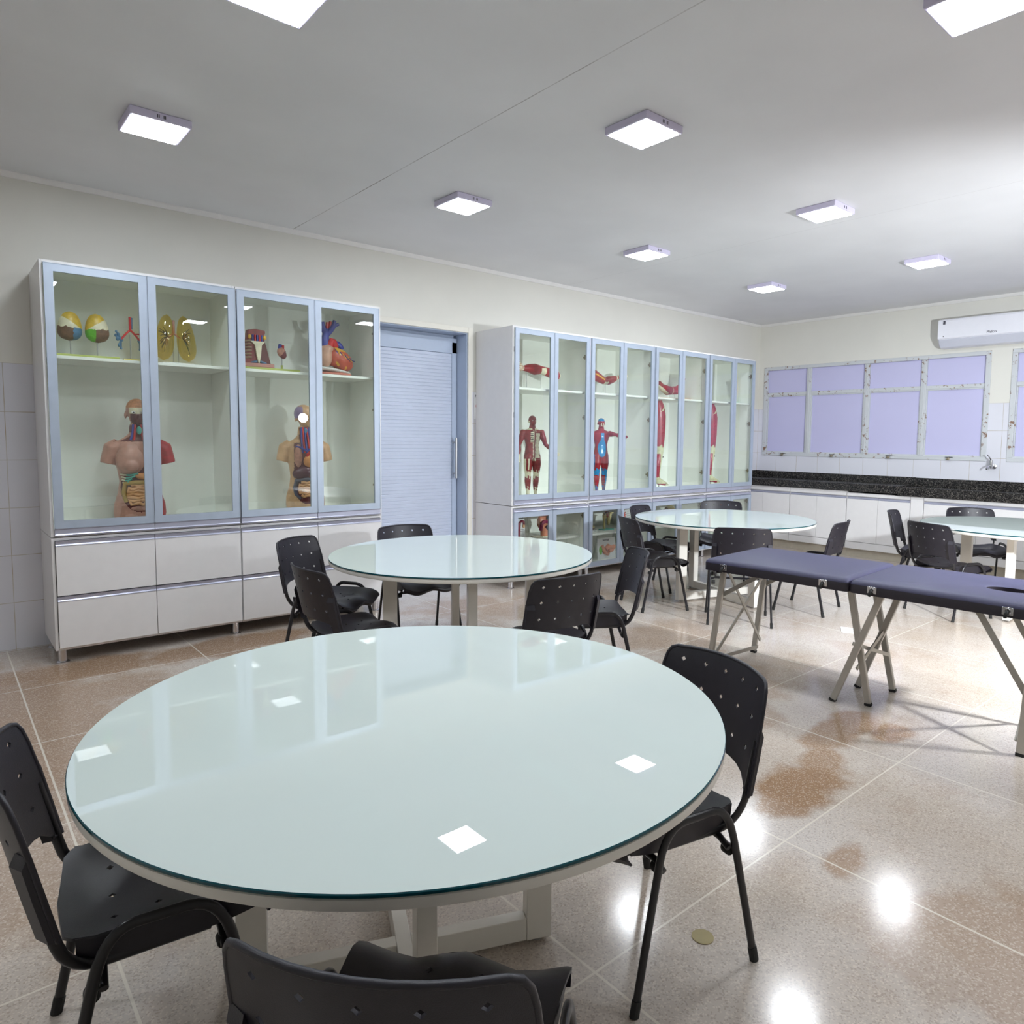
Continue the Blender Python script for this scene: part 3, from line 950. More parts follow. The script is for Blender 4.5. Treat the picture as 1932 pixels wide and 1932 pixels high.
def make_chair():
    t = thing('stacking_chair', 'x', 'chair', group='black perforated plastic chairs round the tables')
    # backrest
    out = []
    zb = 0.500
    for k in range(13):
        u = -0.205 + 0.41 * k / 12
        out.append((u, 0.552 - 0.03 * (u / 0.205) ** 6 + 0.006 * (1 - (u / 0.2) ** 2)))
    out[0] = (-0.206, 0.515); out[-1] = (0.206, 0.515)
    out += [(0.238, 0.505), (0.239, 0.60), (0.236, 0.70), (0.231, 0.77), (0.225, 0.805), (0.214, 0.824), (0.196, 0.8315)]
    for k in range(1, 8):
        u = 0.196 - 0.392 * k / 8
        out.append((u, 0.8315 + 0.007 * (1 - (u / 0.196) ** 2)))
    out += [(-0.196, 0.8315), (-0.214, 0.824), (-0.225, 0.805), (-0.231, 0.77), (-0.236, 0.70), (-0.239, 0.60), (-0.238, 0.505)]
    holes = [(u, z, 0.0088) for z in (0.793, 0.710, 0.618) for u in (-0.168, -0.084, 0.0, 0.084, 0.168)]
    f2 = lambda u, z: (back_pt(u, z), -nrm(back_pt, u, z) if nrm(back_pt, u, z).x < 0 else nrm(back_pt, u, z))
    b = shell(out, holes, 0.026, f2, 0.006)
    # rolled rim
    rim = [p for p in out[12:]] + [out[0]]
    b.tube([back_pt(u, z) + Vector((-0.003, 0, 0)) for (u, z) in rim], 0.0062, 8)
    bk = b.build('backrest', M_PLAST, t, 50)
    for s in (-1, 1):
        b = MB()
        p = []
        for (z, d) in ((0.505, 0.020), (0.60, 0.021), (0.675, 0.020), (0.700, 0.004)):
            for (du, dx) in ((0.240, 0.004), (0.240, -d), (0.204, -d - 0.006), (0.204, -0.004)):
                q = back_pt(s * du, z)
                p.append((q.x + dx, s * du, z))
        fs = []
        for i in range(3):
            for k in range(4): fs.append((i * 4 + k, i * 4 + (k + 1) % 4, i * 4 + 4 + (k + 1) % 4, i * 4 + 4 + k))
        fs += [(0, 1, 2, 3), (15, 14, 13, 12)]
        b.add(p, fs)
        b.build('tube_sleeve', M_PLAST, bk)
    # seat
    o2 = []
    for k in range(9): o2.append((-0.17 + 0.34 * k / 8, -0.20 + 0.012 * abs(k - 4) / 4))
    o2 += [(0.196, -0.170), (0.207, -0.13), (0.213, 0.0), (0.222, 0.10), (0.232, 0.19), (0.234, 0.225), (0.222, 0.240)]
    for k in range(1, 8):
        u = 0.222 - 0.444 * k / 8
        o2.append((u, 0.240 + 0.014 * (1 - (u / 0.222) ** 2)))
    o2 += [(-0.222, 0.240), (-0.234, 0.225), (-0.232, 0.19), (-0.222, 0.10), (-0.213, 0.0), (-0.207, -0.13), (-0.196, -0.170)]
    h2 = [(u, x, 0.0085) for x in (-0.09, 0.0, 0.10) for u in (-0.11, 0.0, 0.11)] + [(u, x, 0.0085) for x in (0.05, 0.165) for u in (-0.055, 0.055)]
    f3 = lambda u, x: (seat_pt(u, x), nrm(seat_pt, u, x) if nrm(seat_pt, u, x).z > 0 else -nrm(seat_pt, u, x))
    b = shell(o2, h2, 0.028, f3, 0.006)
    # skirts at both sides and at the front
    for s in (-1, 1):
        n = 12
        vs, fs = [], []
        for k in range(n + 1):
            x = -0.165 + 0.385 * k / n
            u = s * (0.204 + 0.028 * max(0, (x + 0.13) / 0.35))
            q = seat_pt(u, x)
            zl = 0.405 + 0.030 * ((k / n - 0.45) / 0.55) ** 2
            for dz, du in ((q.z - 0.001, 0), (zl, -0.006 * s), (zl, -0.012 * s), (q.z - 0.004, -0.006 * s)): vs.append((x, u + du, dz))
        for k in range(n):
            for j in range(4): fs.append((k * 4 + j, k * 4 + (j + 1) % 4, k * 4 + 4 + (j + 1) % 4, k * 4 + 4 + j))
        fs += [(0, 1, 2, 3), tuple(n * 4 + j for j in (3, 2, 1, 0))]
        b.add(vs, fs)
    vs, fs = [], []
    n = 16
    for k in range(n + 1):
        u = -0.232 + 0.464 * k / n
        x = 0.236 + 0.014 * (1 - (u / 0.232) ** 2)
        q = seat_pt(u, x)
        for p in ((x, q.z - 0.001), (x + 0.004, q.z - 0.016), (x - 0.012, q.z - 0.034), (x - 0.018, q.z - 0.032), (x - 0.004, q.z - 0.014)): vs.append((p[0], u, p[1]))
    for k in range(n):
        for j in range(5): fs.append((k * 5 + j, k * 5 + (j + 1) % 5, k * 5 + 5 + (j + 1) % 5, k * 5 + 5 + j))
    fs += [(0, 1, 2, 3, 4), tuple(n * 5 + j for j in (4, 3, 2, 1, 0))]
    b.add(vs, fs)
    b.build('seat', M_PLAST, t, 55)
    # legs: each half of the arched side frame
    for s in (-1, 1):
        top = (0.0, s * 0.240, 0.4955)
        front = [Vector((0.22, s * 0.2575, 0.010)), Vector((0.158, s * 0.2475, 0.30))] + bez((0.135, s * 0.2440, 0.405), (0.112, s * 0.241, 0.492), (0.045, s * 0.240, 0.4955)) + [Vector(top)]
        rear = [Vector((-0.22, s * 0.2575, 0.010)), Vector((-0.160, s * 0.2475, 0.29))] + bez((-0.135, s * 0.2440, 0.400), (-0.112, s * 0.241, 0.494), (-0.055, s * 0.240, 0.4965)) + [Vector(top)]
        for path in (front, rear):
            b = MB(); b.tube(path, 0.0125, 12, flat=((0, 1, 0), 0.72))
            lg = b.build('leg', M_TUBE, t, 50)
            f = path[0]; d = (path[1] - path[0]).normalized()
            b = MB(); b.tube([f - d * 0.0098, f + d * 0.035], 0.0145, 12, flat=((0, 1, 0), 0.8)); b.build('foot_cap', M_RUB, lg)
        b = MB()
        b.tube([Vector((0.10, s * 0.19, 0.402)), Vector((-0.06, s * 0.192, 0.402))] + bez((-0.10, s * 0.194, 0.403), (-0.180, s * 0.205, 0.405), (-0.198, s * 0.222, 0.488)) + [Vector((-0.212, s * 0.222, 0.54)), Vector((-0.240, s * 0.222, 0.66))], 0.013, 10, flat=((0, 1, 0), 0.62))
        b.build('back_support', M_TUBE, t, 50)
        for (x, z) in ((-0.150, 0.352), (0.132, 0.372)):
            b = MB(); b.lathe([(0.001, 0), (0.014, 0), (0.0165, 0.003), (0.0165, 0.026), (0.014, 0.030), (0.001, 0.030)], 16)
            b.bm.transform(Matrix.Translation((x * 0.93, s * 0.232, z)) @ Matrix.Rotation(s * PI / 2, 4, 'X'))
            b.build('bumper', M_RUB, t, 40)
    b = MB()
    for x in (-0.118, 0.122):
        b.tube([(x, -0.244, 0.372), (x, -0.205, 0.388), (x, 0.205, 0.388), (x, 0.244, 0.372)], 0.010, 10)
    b.build('cross_tube', M_TUBE, t, 50)
    return t
ch0 = make_chair()
CHAIRS = [
    (1.637, 1.371, 168.1, 'black perforated chair at the largest table, standing clear with three legs shown'),
    (0.378, 1.891, 352.7, 'black perforated chair with its seat tucked under the largest table, partly out of frame'),
    (0.643, 1.026, 40.5, 'black chair seen from above and behind at the bottom edge, its backrest cut off'),
    (2.054, 4.541, 302.9, 'black chair with its perforated back against the white drawers, at the second table'),
    (1.813, 3.701, 1.2, 'black chair overlapping the one against the drawers, the outer side of its back shown'),
    (2.835, 4.680, 263.8, 'black chair behind the second table before the blue door, only top holes shown'),
    (2.535, 2.920, 83.6, 'black chair seen from behind between the largest table and the second one'),
    (3.182, 3.119, 145.7, 'black chair with narrow tilted back, between the second table and the massage table'),
    (5.077, 4.205, 334.0, 'black chair at the third table with its legs in full view, by the pancreas board'),
    (5.800, 4.700, 284.0, 'black chair in front of the low glass cabinets, seen side on past the table'),
    (6.760, 4.640, 216.0, 'black chair behind the third table before the corner low cabinet, only its back top showing'),
    (5.225, 3.394, 37.7, 'black chair seen square from behind, just beyond the end of the massage table'),
    (6.100, 3.230, 101.4, 'black chair turned edge on before the white base cabinets, beside the third table'),
    (7.600, 2.806, 283.0, 'black chair with its back close to the plain filler panel, at the fourth table'),
    (6.934, 2.327, 337.8, 'black chair seen over the massage table, its back to the viewer'),
    (8.320, 2.540, 214.0, 'black chair behind the fourth table, against the wide base cabinet'),
    (7.83, 1.16, 100.0, 'black chair nearly all cut off by the picture edge beside the fourth table'),
]
for i, (x, y, a, lab) in enumerate(CHAIRS):
    o = ch0 if i == 0 else copy_tree(ch0)
    o.location = (x, y, 0)
    o.rotation_euler = (0, 0, R(a))
    o['label'] = lab

# ------------------------------------------------------------------ folding massage table
BZ = 0.785
bed = thing('massage_table', 'navy folding massage table on crossed aluminium legs', 'massage table', (3.85, 1.795, 0), R(4.0))
# local: +y toward the far left end, x across
PW, PL, PT = 0.755, 0.925, 0.075
def cushion(y0, y1, hole=None):
    b = MB()
    n = 10
    def sec(inset, z): return (inset, z)
    loops = []
    prof = [(0.0, 0.0), (0.0, PT - 0.026), (0.005, PT - 0.012), (0.016, PT - 0.003), (0.034, PT + 0.001)]
    r = 0.022
    def rect(ins, z):
        p = []
        rr = max(0.004, r - ins * 0.3)
        x0, x1, a, c = ins, PW - ins, y0 + ins, y1 - ins
        for (cx, cy, s) in ((x1 - rr, a + rr, -90), (x1 - rr, c - rr, 0), (x0 + rr, c - rr, 90), (x0 + rr, a + rr, 180)):
            for k in range(5):
                t = R(s + 90 * k / 4)
                p.append(Vector((cx + rr * math.cos(t), cy + rr * math.sin(t), BZ - PT + z)))
        return p
    rings = [rect(i, z) for (i, z) in prof]
    m = len(rings[0])
    vs = [v for q in rings for v in q]
    fs = []
    mi = []
    for i in range(len(rings) - 1):
        for k in range(m):
            fs.append((i * m + k, i * m + (k + 1) % m, (i + 1) * m + (k + 1) % m, (i + 1) * m + k)); mi.append(1 if i < 1 else 0)
    fs.append(tuple(range(m))[::-1]); mi.append(1)
    bmv = [b.bm.verts.new(v) for v in vs]
    for f, q in zip(fs, mi): b.bm.faces.new([bmv[j] for j in f]).material_index = q
    top = [v.to_2d() for v in rings[-1]]
    pts = list(top)
    ed = [(k, (k + 1) % m) for k in range(m)]
    hl = []
    if hole:
        hx, hy, ra, rb = hole
        hl = [Vector((hx + ra * math.cos(2 * PI * k / 36), hy + rb * math.sin(2 * PI * k / 36))) for k in range(36)]
        k0 = len(pts); pts += hl; ed += [(k0 + k, k0 + (k + 1) % 36) for k in range(36)]
        h2 = [Vector((hx + (ra + 0.02) * math.cos(2 * PI * k / 36), hy + (rb + 0.02) * math.sin(2 * PI * k / 36))) for k in range(36)]
        pts += h2
    res = delaunay_2d_cdt(pts, ed, [], 1, 1e-6)
    V = res[0]
    def zof(p):
        if hole:
            d = math.hypot((p.x - hole[0]) / hole[2], (p.y - hole[1]) / hole[3])
            if d < 1.01: return BZ - 0.008
        return BZ + 0.001
    tv = [b.bm.verts.new((p.x, p.y, zof(p))) for p in V]
    for f in res[2]:
        c = sum((V[i] for i in f), Vector((0, 0))) / len(f)
        if hole and math.hypot((c.x - hole[0]) / hole[2], (c.y - hole[1]) / hole[3]) < 0.99: continue
        b.bm.faces.new([tv[i] for i in f]).material_index = 0
    if hole:
        w = [[b.bm.verts.new((p.x, p.y, z)) for p in hl] for z in (BZ - 0.008, BZ - 0.05)]
        for k in range(36): b.bm.faces.new([w[0][k], w[0][(k + 1) % 36], w[1][(k + 1) % 36], w[1][k]]).material_index = 1
        b.bm.faces.new(w[1]).material_index = 1
    return b
cushion(0.003, PL).build('cushion', [M_VINYL, M_VINYL2], bed, 40)
c2 = cushion(-PL, -0.003, (0.375, -0.685, 0.075, 0.105)).build('cushion', [M_VINYL, M_VINYL2], bed, 40)
for y in (0.785, 0.145, -0.125, -0.755):
    b = MB()
    b.box((-0.0055, y - 0.024, BZ - 0.062), (-0.0005, y + 0.024, BZ - 0.024), 0.0012, seg=1)
    for (a, c) in ((-0.018, -0.056), (0.018, -0.056), (-0.018, -0.030), (0.018, -0.030)): b.cyl((-0.0075, y + a, BZ + c), (-0.005, y + a, BZ + c), 0.003, 8)
    b.tube([Vector((-0.008, y + 0.012 * math.cos(t), BZ - 0.043 + 0.012 * math.sin(t))) for t in [2 * PI * k / 12 for k in range(13)]], 0.0028, 6)
    pl = b.build('latch_plate', M_CHROME, bed, 40)
    b = MB(); b.tube(bez((-0.010, y, BZ - 0.043), (-0.026, y + 0.002, BZ - 0.050), (-0.020, y + 0.006, BZ - 0.074)), 0.008, 10); b.build('knob', M_RUB, pl, 40)
inv = (Matrix.Translation((3.85, 1.795, 0)) @ Matrix.Rotation(R(4.0), 4, 'Z')).inverted()
def W(x, y, z): return inv @ Vector((x, y, z))
ZU = BZ - PT - 0.002
def bar(name, p, q, w, d, side, parent=bed, cap=True):
    """square aluminium tube from p to q; side = direction of its width"""
    p, q = Vector(p), Vector(q)
    ax = (q - p).normalized()
    s = Vector(side); s = (s - ax * s.dot(ax)).normalized()
    t = ax.cross(s)
    b = MB()
    L = (q - p).length
    M = Matrix((( s.x, t.x, ax.x, p.x), (s.y, t.y, ax.y, p.y), (s.z, t.z, ax.z, p.z), (0, 0, 0, 1)))
    b.box((-w / 2, -d / 2, 0), (w / 2, d / 2, L), min(w, d) * 0.12, M=M, seg=1)
    o = b.build(name, M_ALLEG, parent)
    if cap:
        b = MB(); b.box((-w / 2 - 0.001, -d / 2 - 0.001, -0.010), (w / 2 + 0.001, d / 2 + 0.001, 0.008), M=M); b.build('foot_cap', M_RUB, o)
    return o
FZ = 0.011
ef0, ef1 = W(4.030, 2.825, FZ), W(4.515, 2.785, FZ)
et0, et1 = Vector((0.105, 0.865, ZU)), Vector((0.60, 0.85, ZU))
et0.x = ef0.x - 0.10; et1.x = ef1.x - 0.03
bar('leg', ef0, et0, 0.036, 0.026, (0, 1, 0)); bar('leg', ef1, et1, 0.036, 0.026, (0, 1, 0))
def lerp(a, c, t): return Vector(a) * (1 - t) + Vector(c) * t
yo = Vector((0, -0.026, 0))
bar('brace', lerp(ef0, et0, 0.09) + yo, lerp(ef1, et1, 0.93) + yo, 0.022, 0.008, (0, 0, 1), cap=False)
bar('brace', lerp(ef1, et1, 0.13) + yo * 1.5, lerp(ef0, et0, 0.96) + yo * 1.5, 0.022, 0.008, (0, 0, 1), cap=False)
bar('brace', lerp(ef0, et0, 0.055) + yo, lerp(ef1, et1, 0.055) + yo, 0.026, 0.010, (0, 0, 1), cap=False)
for (f, t_) in ((ef0, et0), (ef1, et1)):
    bar('strut', lerp(f, t_, 0.72) + Vector((0.024, 0, 0)), Vector((t_.x + 0.024, t_.y - 0.27, ZU)), 0.028, 0.010, (0, 0, 1), cap=False)
# crossed centre legs, one pair on each side
xa, xb = W(4.045, 1.944, FZ), W(4.100, 1.770, FZ)
ya, yb = W(4.395, 1.955, FZ), W(4.457, 1.779, FZ)
for (a, c, dx) in ((xa, xb, 0.0), (ya, yb, 0.0)):
    m = (a.x + c.x) / 2
    bar('leg', a + Vector((-0.016, 0, 0)), Vector((a.x - 0.12, -0.150, ZU)), 0.036, 0.026, (0, 1, 0))
    bar('leg', c + Vector((0.016, 0, 0)), Vector((c.x - 0.10, 0.045, ZU)), 0.036, 0.026, (0, 1, 0))
bar('brace', Vector((xa.x + 0.03, 0.05, 0.36)), Vector((yb.x - 0.03, -0.04, 0.24)), 0.022, 0.008, (0, 0, 1), cap=False)
bar('brace', Vector((xb.x + 0.02, 0.035, 0.20)), Vector((ya.x - 0.05, -0.05, 0.44)), 0.022, 0.008, (0, 0, 1), cap=False)
g0, g1 = W(4.035, 0.985, FZ), W(4.50, 1.02, FZ)
h0, h1 = Vector((g0.x - 0.08, -0.865, ZU)), Vector((g1.x - 0.03, -0.865, ZU))
bar('leg', g0, h0, 0.036, 0.026, (0, 1, 0)); bar('leg', g1, h1, 0.036, 0.026, (0, 1, 0))
bar('brace', lerp(g0, h0, 0.09) - yo, lerp(g1, h1, 0.93) - yo, 0.022, 0.008, (0, 0, 1), cap=False)
bar('brace', lerp(g1, h1, 0.13) - yo * 1.5, lerp(g0, h0, 0.96) - yo * 1.5, 0.022, 0.008, (0, 0, 1), cap=False)
for (f, t_) in ((g0, h0), (g1, h1)):
    bar('strut', lerp(f, t_, 0.42) + Vector((0.024, 0, 0)), Vector((t_.x + 0.024, t_.y + 0.25, ZU)), 0.030, 0.010, (0, 0, 1), cap=False)

# ------------------------------------------------------------------ anatomical models in the cabinets
def pmat(name, c, rough=0.35, var=0.12, scale=22, bump=0.0, bscale=60):
    return simple(name, srgb(*c), rough, var=var, scale=scale, bump=bump, bscale=bscale)
P_SKIN = pmat('pink_skin_plastic', (190, 140, 124))
P_TAN = pmat('tan_skin_plastic', (206, 164, 124))
P_MUS = pmat('muscle_red_plastic', (160, 30, 44), 0.3, 0.25, 30)
P_MUSB = pmat('brown_red_muscle_plastic', (138, 44, 46), 0.35, 0.25, 30)
P_TEN = pmat('cream_tendon_plastic', (226, 218, 190))
P_BONE = pmat('yellow_bone_plastic', (222, 206, 150))
P_BLUE = pmat('bright_blue_plastic', (40, 140, 200), 0.25)
P_VEIN = pmat('vein_blue_plastic', (52, 62, 150), 0.25)
P_ART = pmat('artery_red_plastic', (200, 34, 40), 0.25)
P_TEAL = pmat('teal_cartilage_plastic', (90, 190, 176))
P_GUT = pmat('tan_gut_plastic', (222, 166, 116), 0.35, 0.1)
P_COLON = pmat('ochre_colon_plastic', (176, 144, 70))
P_DCOL = pmat('slate_colon_plastic', (84, 84, 100))
P_LIVER = pmat('dark_liver_plastic', (86, 42, 58), 0.25)
P_STOM = pmat('orange_stomach_plastic', (222, 150, 84))
P_HEART = pmat('heart_red_plastic', (190, 84, 62), 0.3)
P_ATR = pmat('pale_pink_atrium_plastic', (206, 160, 138))
P_FAT = pmat('yellow_fat_plastic', (226, 176, 60))
P_BRAIN = pmat('tan_brain_plastic', (188, 128, 90), 0.45, 0.25, 60, 0.6, 70)
P_WHITE = pmat('white_model_plastic', (230, 230, 228))
P_DKRED = pmat('dark_red_cavity_plastic', (92, 32, 34))
P_LUNGP = pmat('dusty_lung_plastic', (190, 136, 118), 0.4, 0.2, 40)
P_YEL = pmat('mustard_lobe_plastic', (206, 172, 60), 0.35, 0.2, 30, 0.4, 60)
P_BRN = pmat('brown_lobe_plastic', (112, 82, 60), 0.45, 0.3, 40, 0.5, 80)
P_LBLU = pmat('dull_blue_lobe_plastic', (78, 122, 158), 0.4, 0.2, 40)
P_GRN = pmat('grass_green_plastic', (96, 176, 40), 0.4, 0.2, 40)
P_BASEG = pmat('lime_green_base', (186, 196, 104), 0.4, 0.04)
P_BASEY = pmat('yellow_base', (222, 200, 84), 0.4, 0.04)
P_BASEP = pmat('dusty_pink_base', (190, 132, 122), 0.4, 0.05)
P_ORB = pmat('orange_wood_base', (196, 124, 66), 0.4, 0.15, 12)
P_EYE = pmat('black_eye_plastic', (26, 22, 22))
P_LILAC = pmat('lilac_plastic', (150, 130, 170))
P_GREY = pmat('grey_print', (150, 150, 150))
UPZ = 0.9065     # floor of the upper cabinets
SHZ = 2.068     # top of the upper shelves
LSZ = 0.464     # top of the low shelves

def rod(parent, a, b_, r=0.004):
    b = MB(); b.cyl(a, b_, r, 10); return b.build('rod', M_STEEL, parent, 40)

def lobe(c, r, lean):
    b = MB()
    prof = []
    n = 18
    for k in range(n + 1):
        t = k / n
        z = -1 + 2 * t
        w = math.sqrt(max(0, 1 - ((z + 0.35) / (1.35 if z > -0.35 else 0.65)) ** 2))
        prof.append((max(0.002, w), z))
    b.lathe(prof, 32)
    M = Matrix.Translation(Vector(c)) @ Matrix.Rotation(lean, 4, 'Y') @ Matrix.Diagonal((r[0], r[1], r[2], 1))
    b.bm.transform(M)
    return b

# two coloured half lungs on rods
t = thing('lung_lobe_model', 'pair of coloured lung lobes on rods over one lime green base', 'anatomical model', (0.865, 5.85, SHZ))
b = MB(); b.box((-0.185, -0.07, 0.0), (0.190, 0.07, 0.026), 0.003); b.build('base', P_BASEG, t)
for sx, cx, cz in ((1, -0.095, 0.222), (-1, 0.065, 0.222)):
    rod(t, (cx, 0, 0.026), (cx, 0, cz - 0.08))
    def mf(c, n, sx=sx, cx=cx, cz=cz):
        x = (c.x - cx) * sx; z = c.z - cz
        w = 0.006 * math.sin(x * 160) + 0.005 * math.sin(z * 210)
        if z > 0.028 - 0.72 * x + 0 * w: return 0
        if z > 0.004 - 0.62 * x + w * 0.3 - 0.018 and z > -0.015: return 1
        if z < -0.006 + w:
            return 2 if x < 0.012 + w * 0.4 else 3
        return 1
    organic('lung_lobe', lobe((cx, 0, cz - 0.0), (0.074, 0.055, 0.102), 0.06 * sx), [P_YEL, P_TEN, P_BRN, P_LBLU if sx > 0 else P_GRN], mf, t, 0.0045, 2)

# bronchial tree on a yellow base
t = thing('bronchial_tree_model', 'red and blue bronchial tree on a thin rod over a yellow base', 'anatomical model', (1.137, 5.85, SHZ))
b = MB(); b.box((-0.055, -0.045, 0), (0.065, 0.045, 0.022), 0.003); b.build('base', P_BASEY, t)
rod(t, (0, 0, 0.022), (0, 0, 0.2))
b = MB()
b.tube([(0, -0.004, 0.325), (0, -0.004, 0.235), (0.0, -0.004, 0.222)], 0.0085, 10)
for s in (-1, 1):
    b.tube(bez((0, -0.004, 0.232), (s * 0.03, -0.004, 0.205), (s * 0.058, -0.004, 0.162)), 0.007, 10)
    if s > 0: b.tube([(0.02, -0.004, 0.205), (0.07, -0.004, 0.208)], 0.005, 8)
b.build('windpipe', P_ART, t, 60)
b = MB()
b.tube([(0.013, 0.004, 0.322), (0.011, 0.004, 0.24)], 0.006, 8)
for s in (-1, 1):
    for (dx, dz, r) in ((0.0, 0.0, 0.013), (0.018, 0.035, 0.011), (0.022, 0.005, 0.013), (0.012, -0.04, 0.012), (0.030, 0.055, 0.008), (0.002, -0.062, 0.008), (0.034, 0.028, 0.009)):
        b.tube([(s * 0.058, 0, 0.16), (s * (0.058 + dx), 0.004, 0.16 + dz)], r * 0.6, 8)
        b.ell((s * (0.058 + dx), 0.002, 0.16 + dz), (r, r, r * 1.25), n=10)
b.build('bronchus', P_LBLU, t, 60)

# amber transparent lungs
t = thing('clear_lung_model', 'clear amber lungs showing branching airways, on a white base', 'anatomical model', (1.437, 5.85, SHZ))
b = MB(); b.box((-0.10, -0.05, 0), (0.115, 0.05, 0.020), 0.003); b.build('base', P_WHITE, t)
for s in (-1, 1): rod(t, (s * 0.018, 0, 0.02), (s * 0.018, 0, 0.20), 0.0025)
for s in (-1, 1):
    b = lobe((s * 0.072, 0, 0.205), (0.066, 0.055, 0.172), s * -0.10)
    b.build('lung_shell', M_AMBER, t, 60)
    rnd = random.Random(5 + s)
    b = MB()
    for k in range(16):
        a = Vector((s * 0.05, 0.0, 0.21))
        e = Vector((s * (0.06 + 0.055 * rnd.random()), (rnd.random() - .5) * 0.05, 0.09 + 0.2 * rnd.random()))
        mid = (a + e) / 2 + Vector((0, 0, 0.02))
        b.tube(bez(a, mid, e, 4), 0.003, 6, rr=[0.004, 0.0035, 0.003, 0.0025, 0.0015])
    b.build('airway_branch', P_DCOL if s < 0 else pmat('dark_green_airway', (70, 90, 60)), t, 60)
    b = MB()
    for k in range(7):
        e = Vector((s * (0.055 + 0.05 * rnd.random()), -0.012 - 0.02 * rnd.random(), 0.10 + 0.17 * rnd.random()))
        b.tube(bez((s * 0.045, -0.01, 0.215), (s * 0.06, -0.02, 0.20), e, 4), 0.003, 6)
    b.build('vessel_branch', pmat('ochre_vessel', (150, 120, 40)), t, 60)
b = MB()
b.tube([(-0.012, 0, 0.335), (-0.012, 0, 0.24)], 0.010, 10)
b.tube(bez((-0.012, 0, 0.245), (0.0, 0, 0.225), (0.035, 0, 0.205)), 0.007, 8).tube(bez((-0.012, 0, 0.245), (-0.02, 0, 0.225), (-0.045, 0, 0.21)), 0.007, 8)
b.build('windpipe', P_LUNGP, t, 60)

# breastbone and small heart on one green board
t = thing('chest_model', 'breastbone section with ribs beside a small heart, on a lime green board', 'anatomical model', (2.12, 5.84, SHZ))
b = MB(); b.box((-0.225, -0.06, 0), (0.245, 0.06, 0.028), 0.003); b.build('base', P_BASEG, t)
b = MB(); b.box((-0.215, -0.055, 0.028), (0.035, 0.055, 0.060), 0.006); b.build('plinth', P_BASEP, t)
b = MB(); b.prism([(-0.20, 0.06), (0.02, 0.06), (-0.03, 0.26), (-0.02, 0.325), (-0.085, 0.335), (-0.16, 0.325), (-0.17, 0.20)], 'y', -0.018, 0.045)
organic('chest_wall', b, [P_MUSB, P_DKRED], lambda c, n: 1 if c.x > -0.09 and c.z < 0.24 else 0, t, 0.006, 3)
b = MB()
for k in range(6): b.tube(bez((-0.185, -0.022, 0.10 + k * 0.026), (-0.165, -0.032, 0.108 + k * 0.026), (-0.138, -0.026, 0.106 + k * 0.026)), 0.008, 8)
b.build('rib', pmat('grey_rib_plastic', (150, 124, 100)), t, 60)
b = MB()
b.prism([(-0.145, 0.235), (-0.03, 0.235), (-0.058, 0.205), (-0.066, 0.12), (-0.082, 0.045), (-0.098, 0.12), (-0.112, 0.205)], 'y', -0.036, -0.016)
b.build('breastbone', P_TEN, t)
b = MB()
for k, x in enumerate((-0.125, -0.108, -0.090, -0.072, -0.054)): b.tube([(x, -0.028, 0.232), (x, -0.026, 0.285)], 0.008, 8, mi=k % 2)
b.build('neck_vessel', [P_VEIN, P_ART], t, 60)
b = MB(); b.ell((-0.148, -0.02, 0.268), (0.014, 0.014, 0.018)).ell((-0.030, -0.02, 0.268), (0.014, 0.014, 0.018)); b.build('gland', P_FAT, t, 60)
b = MB()
for s in (-1, 1): b.tube(bez((-0.082 + s * 0.012, -0.024, 0.075), (-0.082 + s * 0.035, -0.026, 0.07), (-0.082 + s * 0.06, -0.02, 0.062)), 0.010, 8)
b.build('cartilage', P_LBLU, t, 60)
b = MB(); b.cyl((0.115, 0, 0.028), (0.115, 0, 0.062), 0.009, 12); b.build('post_socket', P_BASEG, t, 40)
rod(t, (0.115, 0, 0.062), (0.115, 0, 0.13), 0.005)
b = MB(); b.ell((0.115, 0, 0.165), (0.036, 0.03, 0.045), Matrix.Rotation(-0.4, 4, 'Y')).ell((0.128, 0, 0.145), (0.028, 0.026, 0.032))
organic('small_heart', b, [P_LUNGP, pmat('plum_heart_plastic', (120, 56, 66))], lambda c, n: 1 if c.x - 0.115 > (c.z - 0.15) * 0.8 - 0.004 else 0, t, 0.005, 3)
b = MB(); b.tube([(0.100, 0, 0.195), (0.104, 0, 0.232)], 0.014, 10, mi=0).tube([(0.125, 0, 0.195), (0.126, 0, 0.226)], 0.011, 10, mi=1); b.build('great_vessel', [P_VEIN, P_ART], t, 60)

# giant heart
t = thing('large_heart_model', 'oversized heart with blue and red vessels on a white and coral stand', 'anatomical model', (2.68, 5.85, SHZ))
b = MB()
b.ell((0.01, 0, 0.020), (0.165, 0.09, 0.022), n=28); b.build('base', [pmat('coral_base', (214, 130, 112))], t, 60)
b = MB(); b.ell((-0.01, 0, 0.052), (0.18, 0.10, 0.020), Matrix.Rotation(0.12, 4, 'Y'), n=28); b.build('stand', P_WHITE, t, 60)
b = MB()
b.ell((0.06, -0.01, 0.15), (0.135, 0.09, 0.085), Matrix.Rotation(0.55, 4, 'Y'), n=24).ell((0.01, -0.01, 0.17), (0.085, 0.085, 0.085), n=20)
def hm(c, n):
    d = math.sin(c.x * 95 + math.sin(c.z * 60) * 1.2) + math.sin(c.z * 70 + c.x * 30)
    if c.z > 0.21 and c.x > 0.0 and c.x < 0.10: return 1
    if d > 1.55: return 1
    return 0
organic('ventricle', b, [P_HEART, P_FAT], hm, t, 0.006, 3)
b = MB(); b.ell((-0.075, -0.02, 0.165), (0.062, 0.075, 0.095), n=20).ell((-0.05, -0.02, 0.22), (0.055, 0.06, 0.05), n=20); organic('atrium', b, [P_ATR], None, t, 0.007, 3)
b = MB()
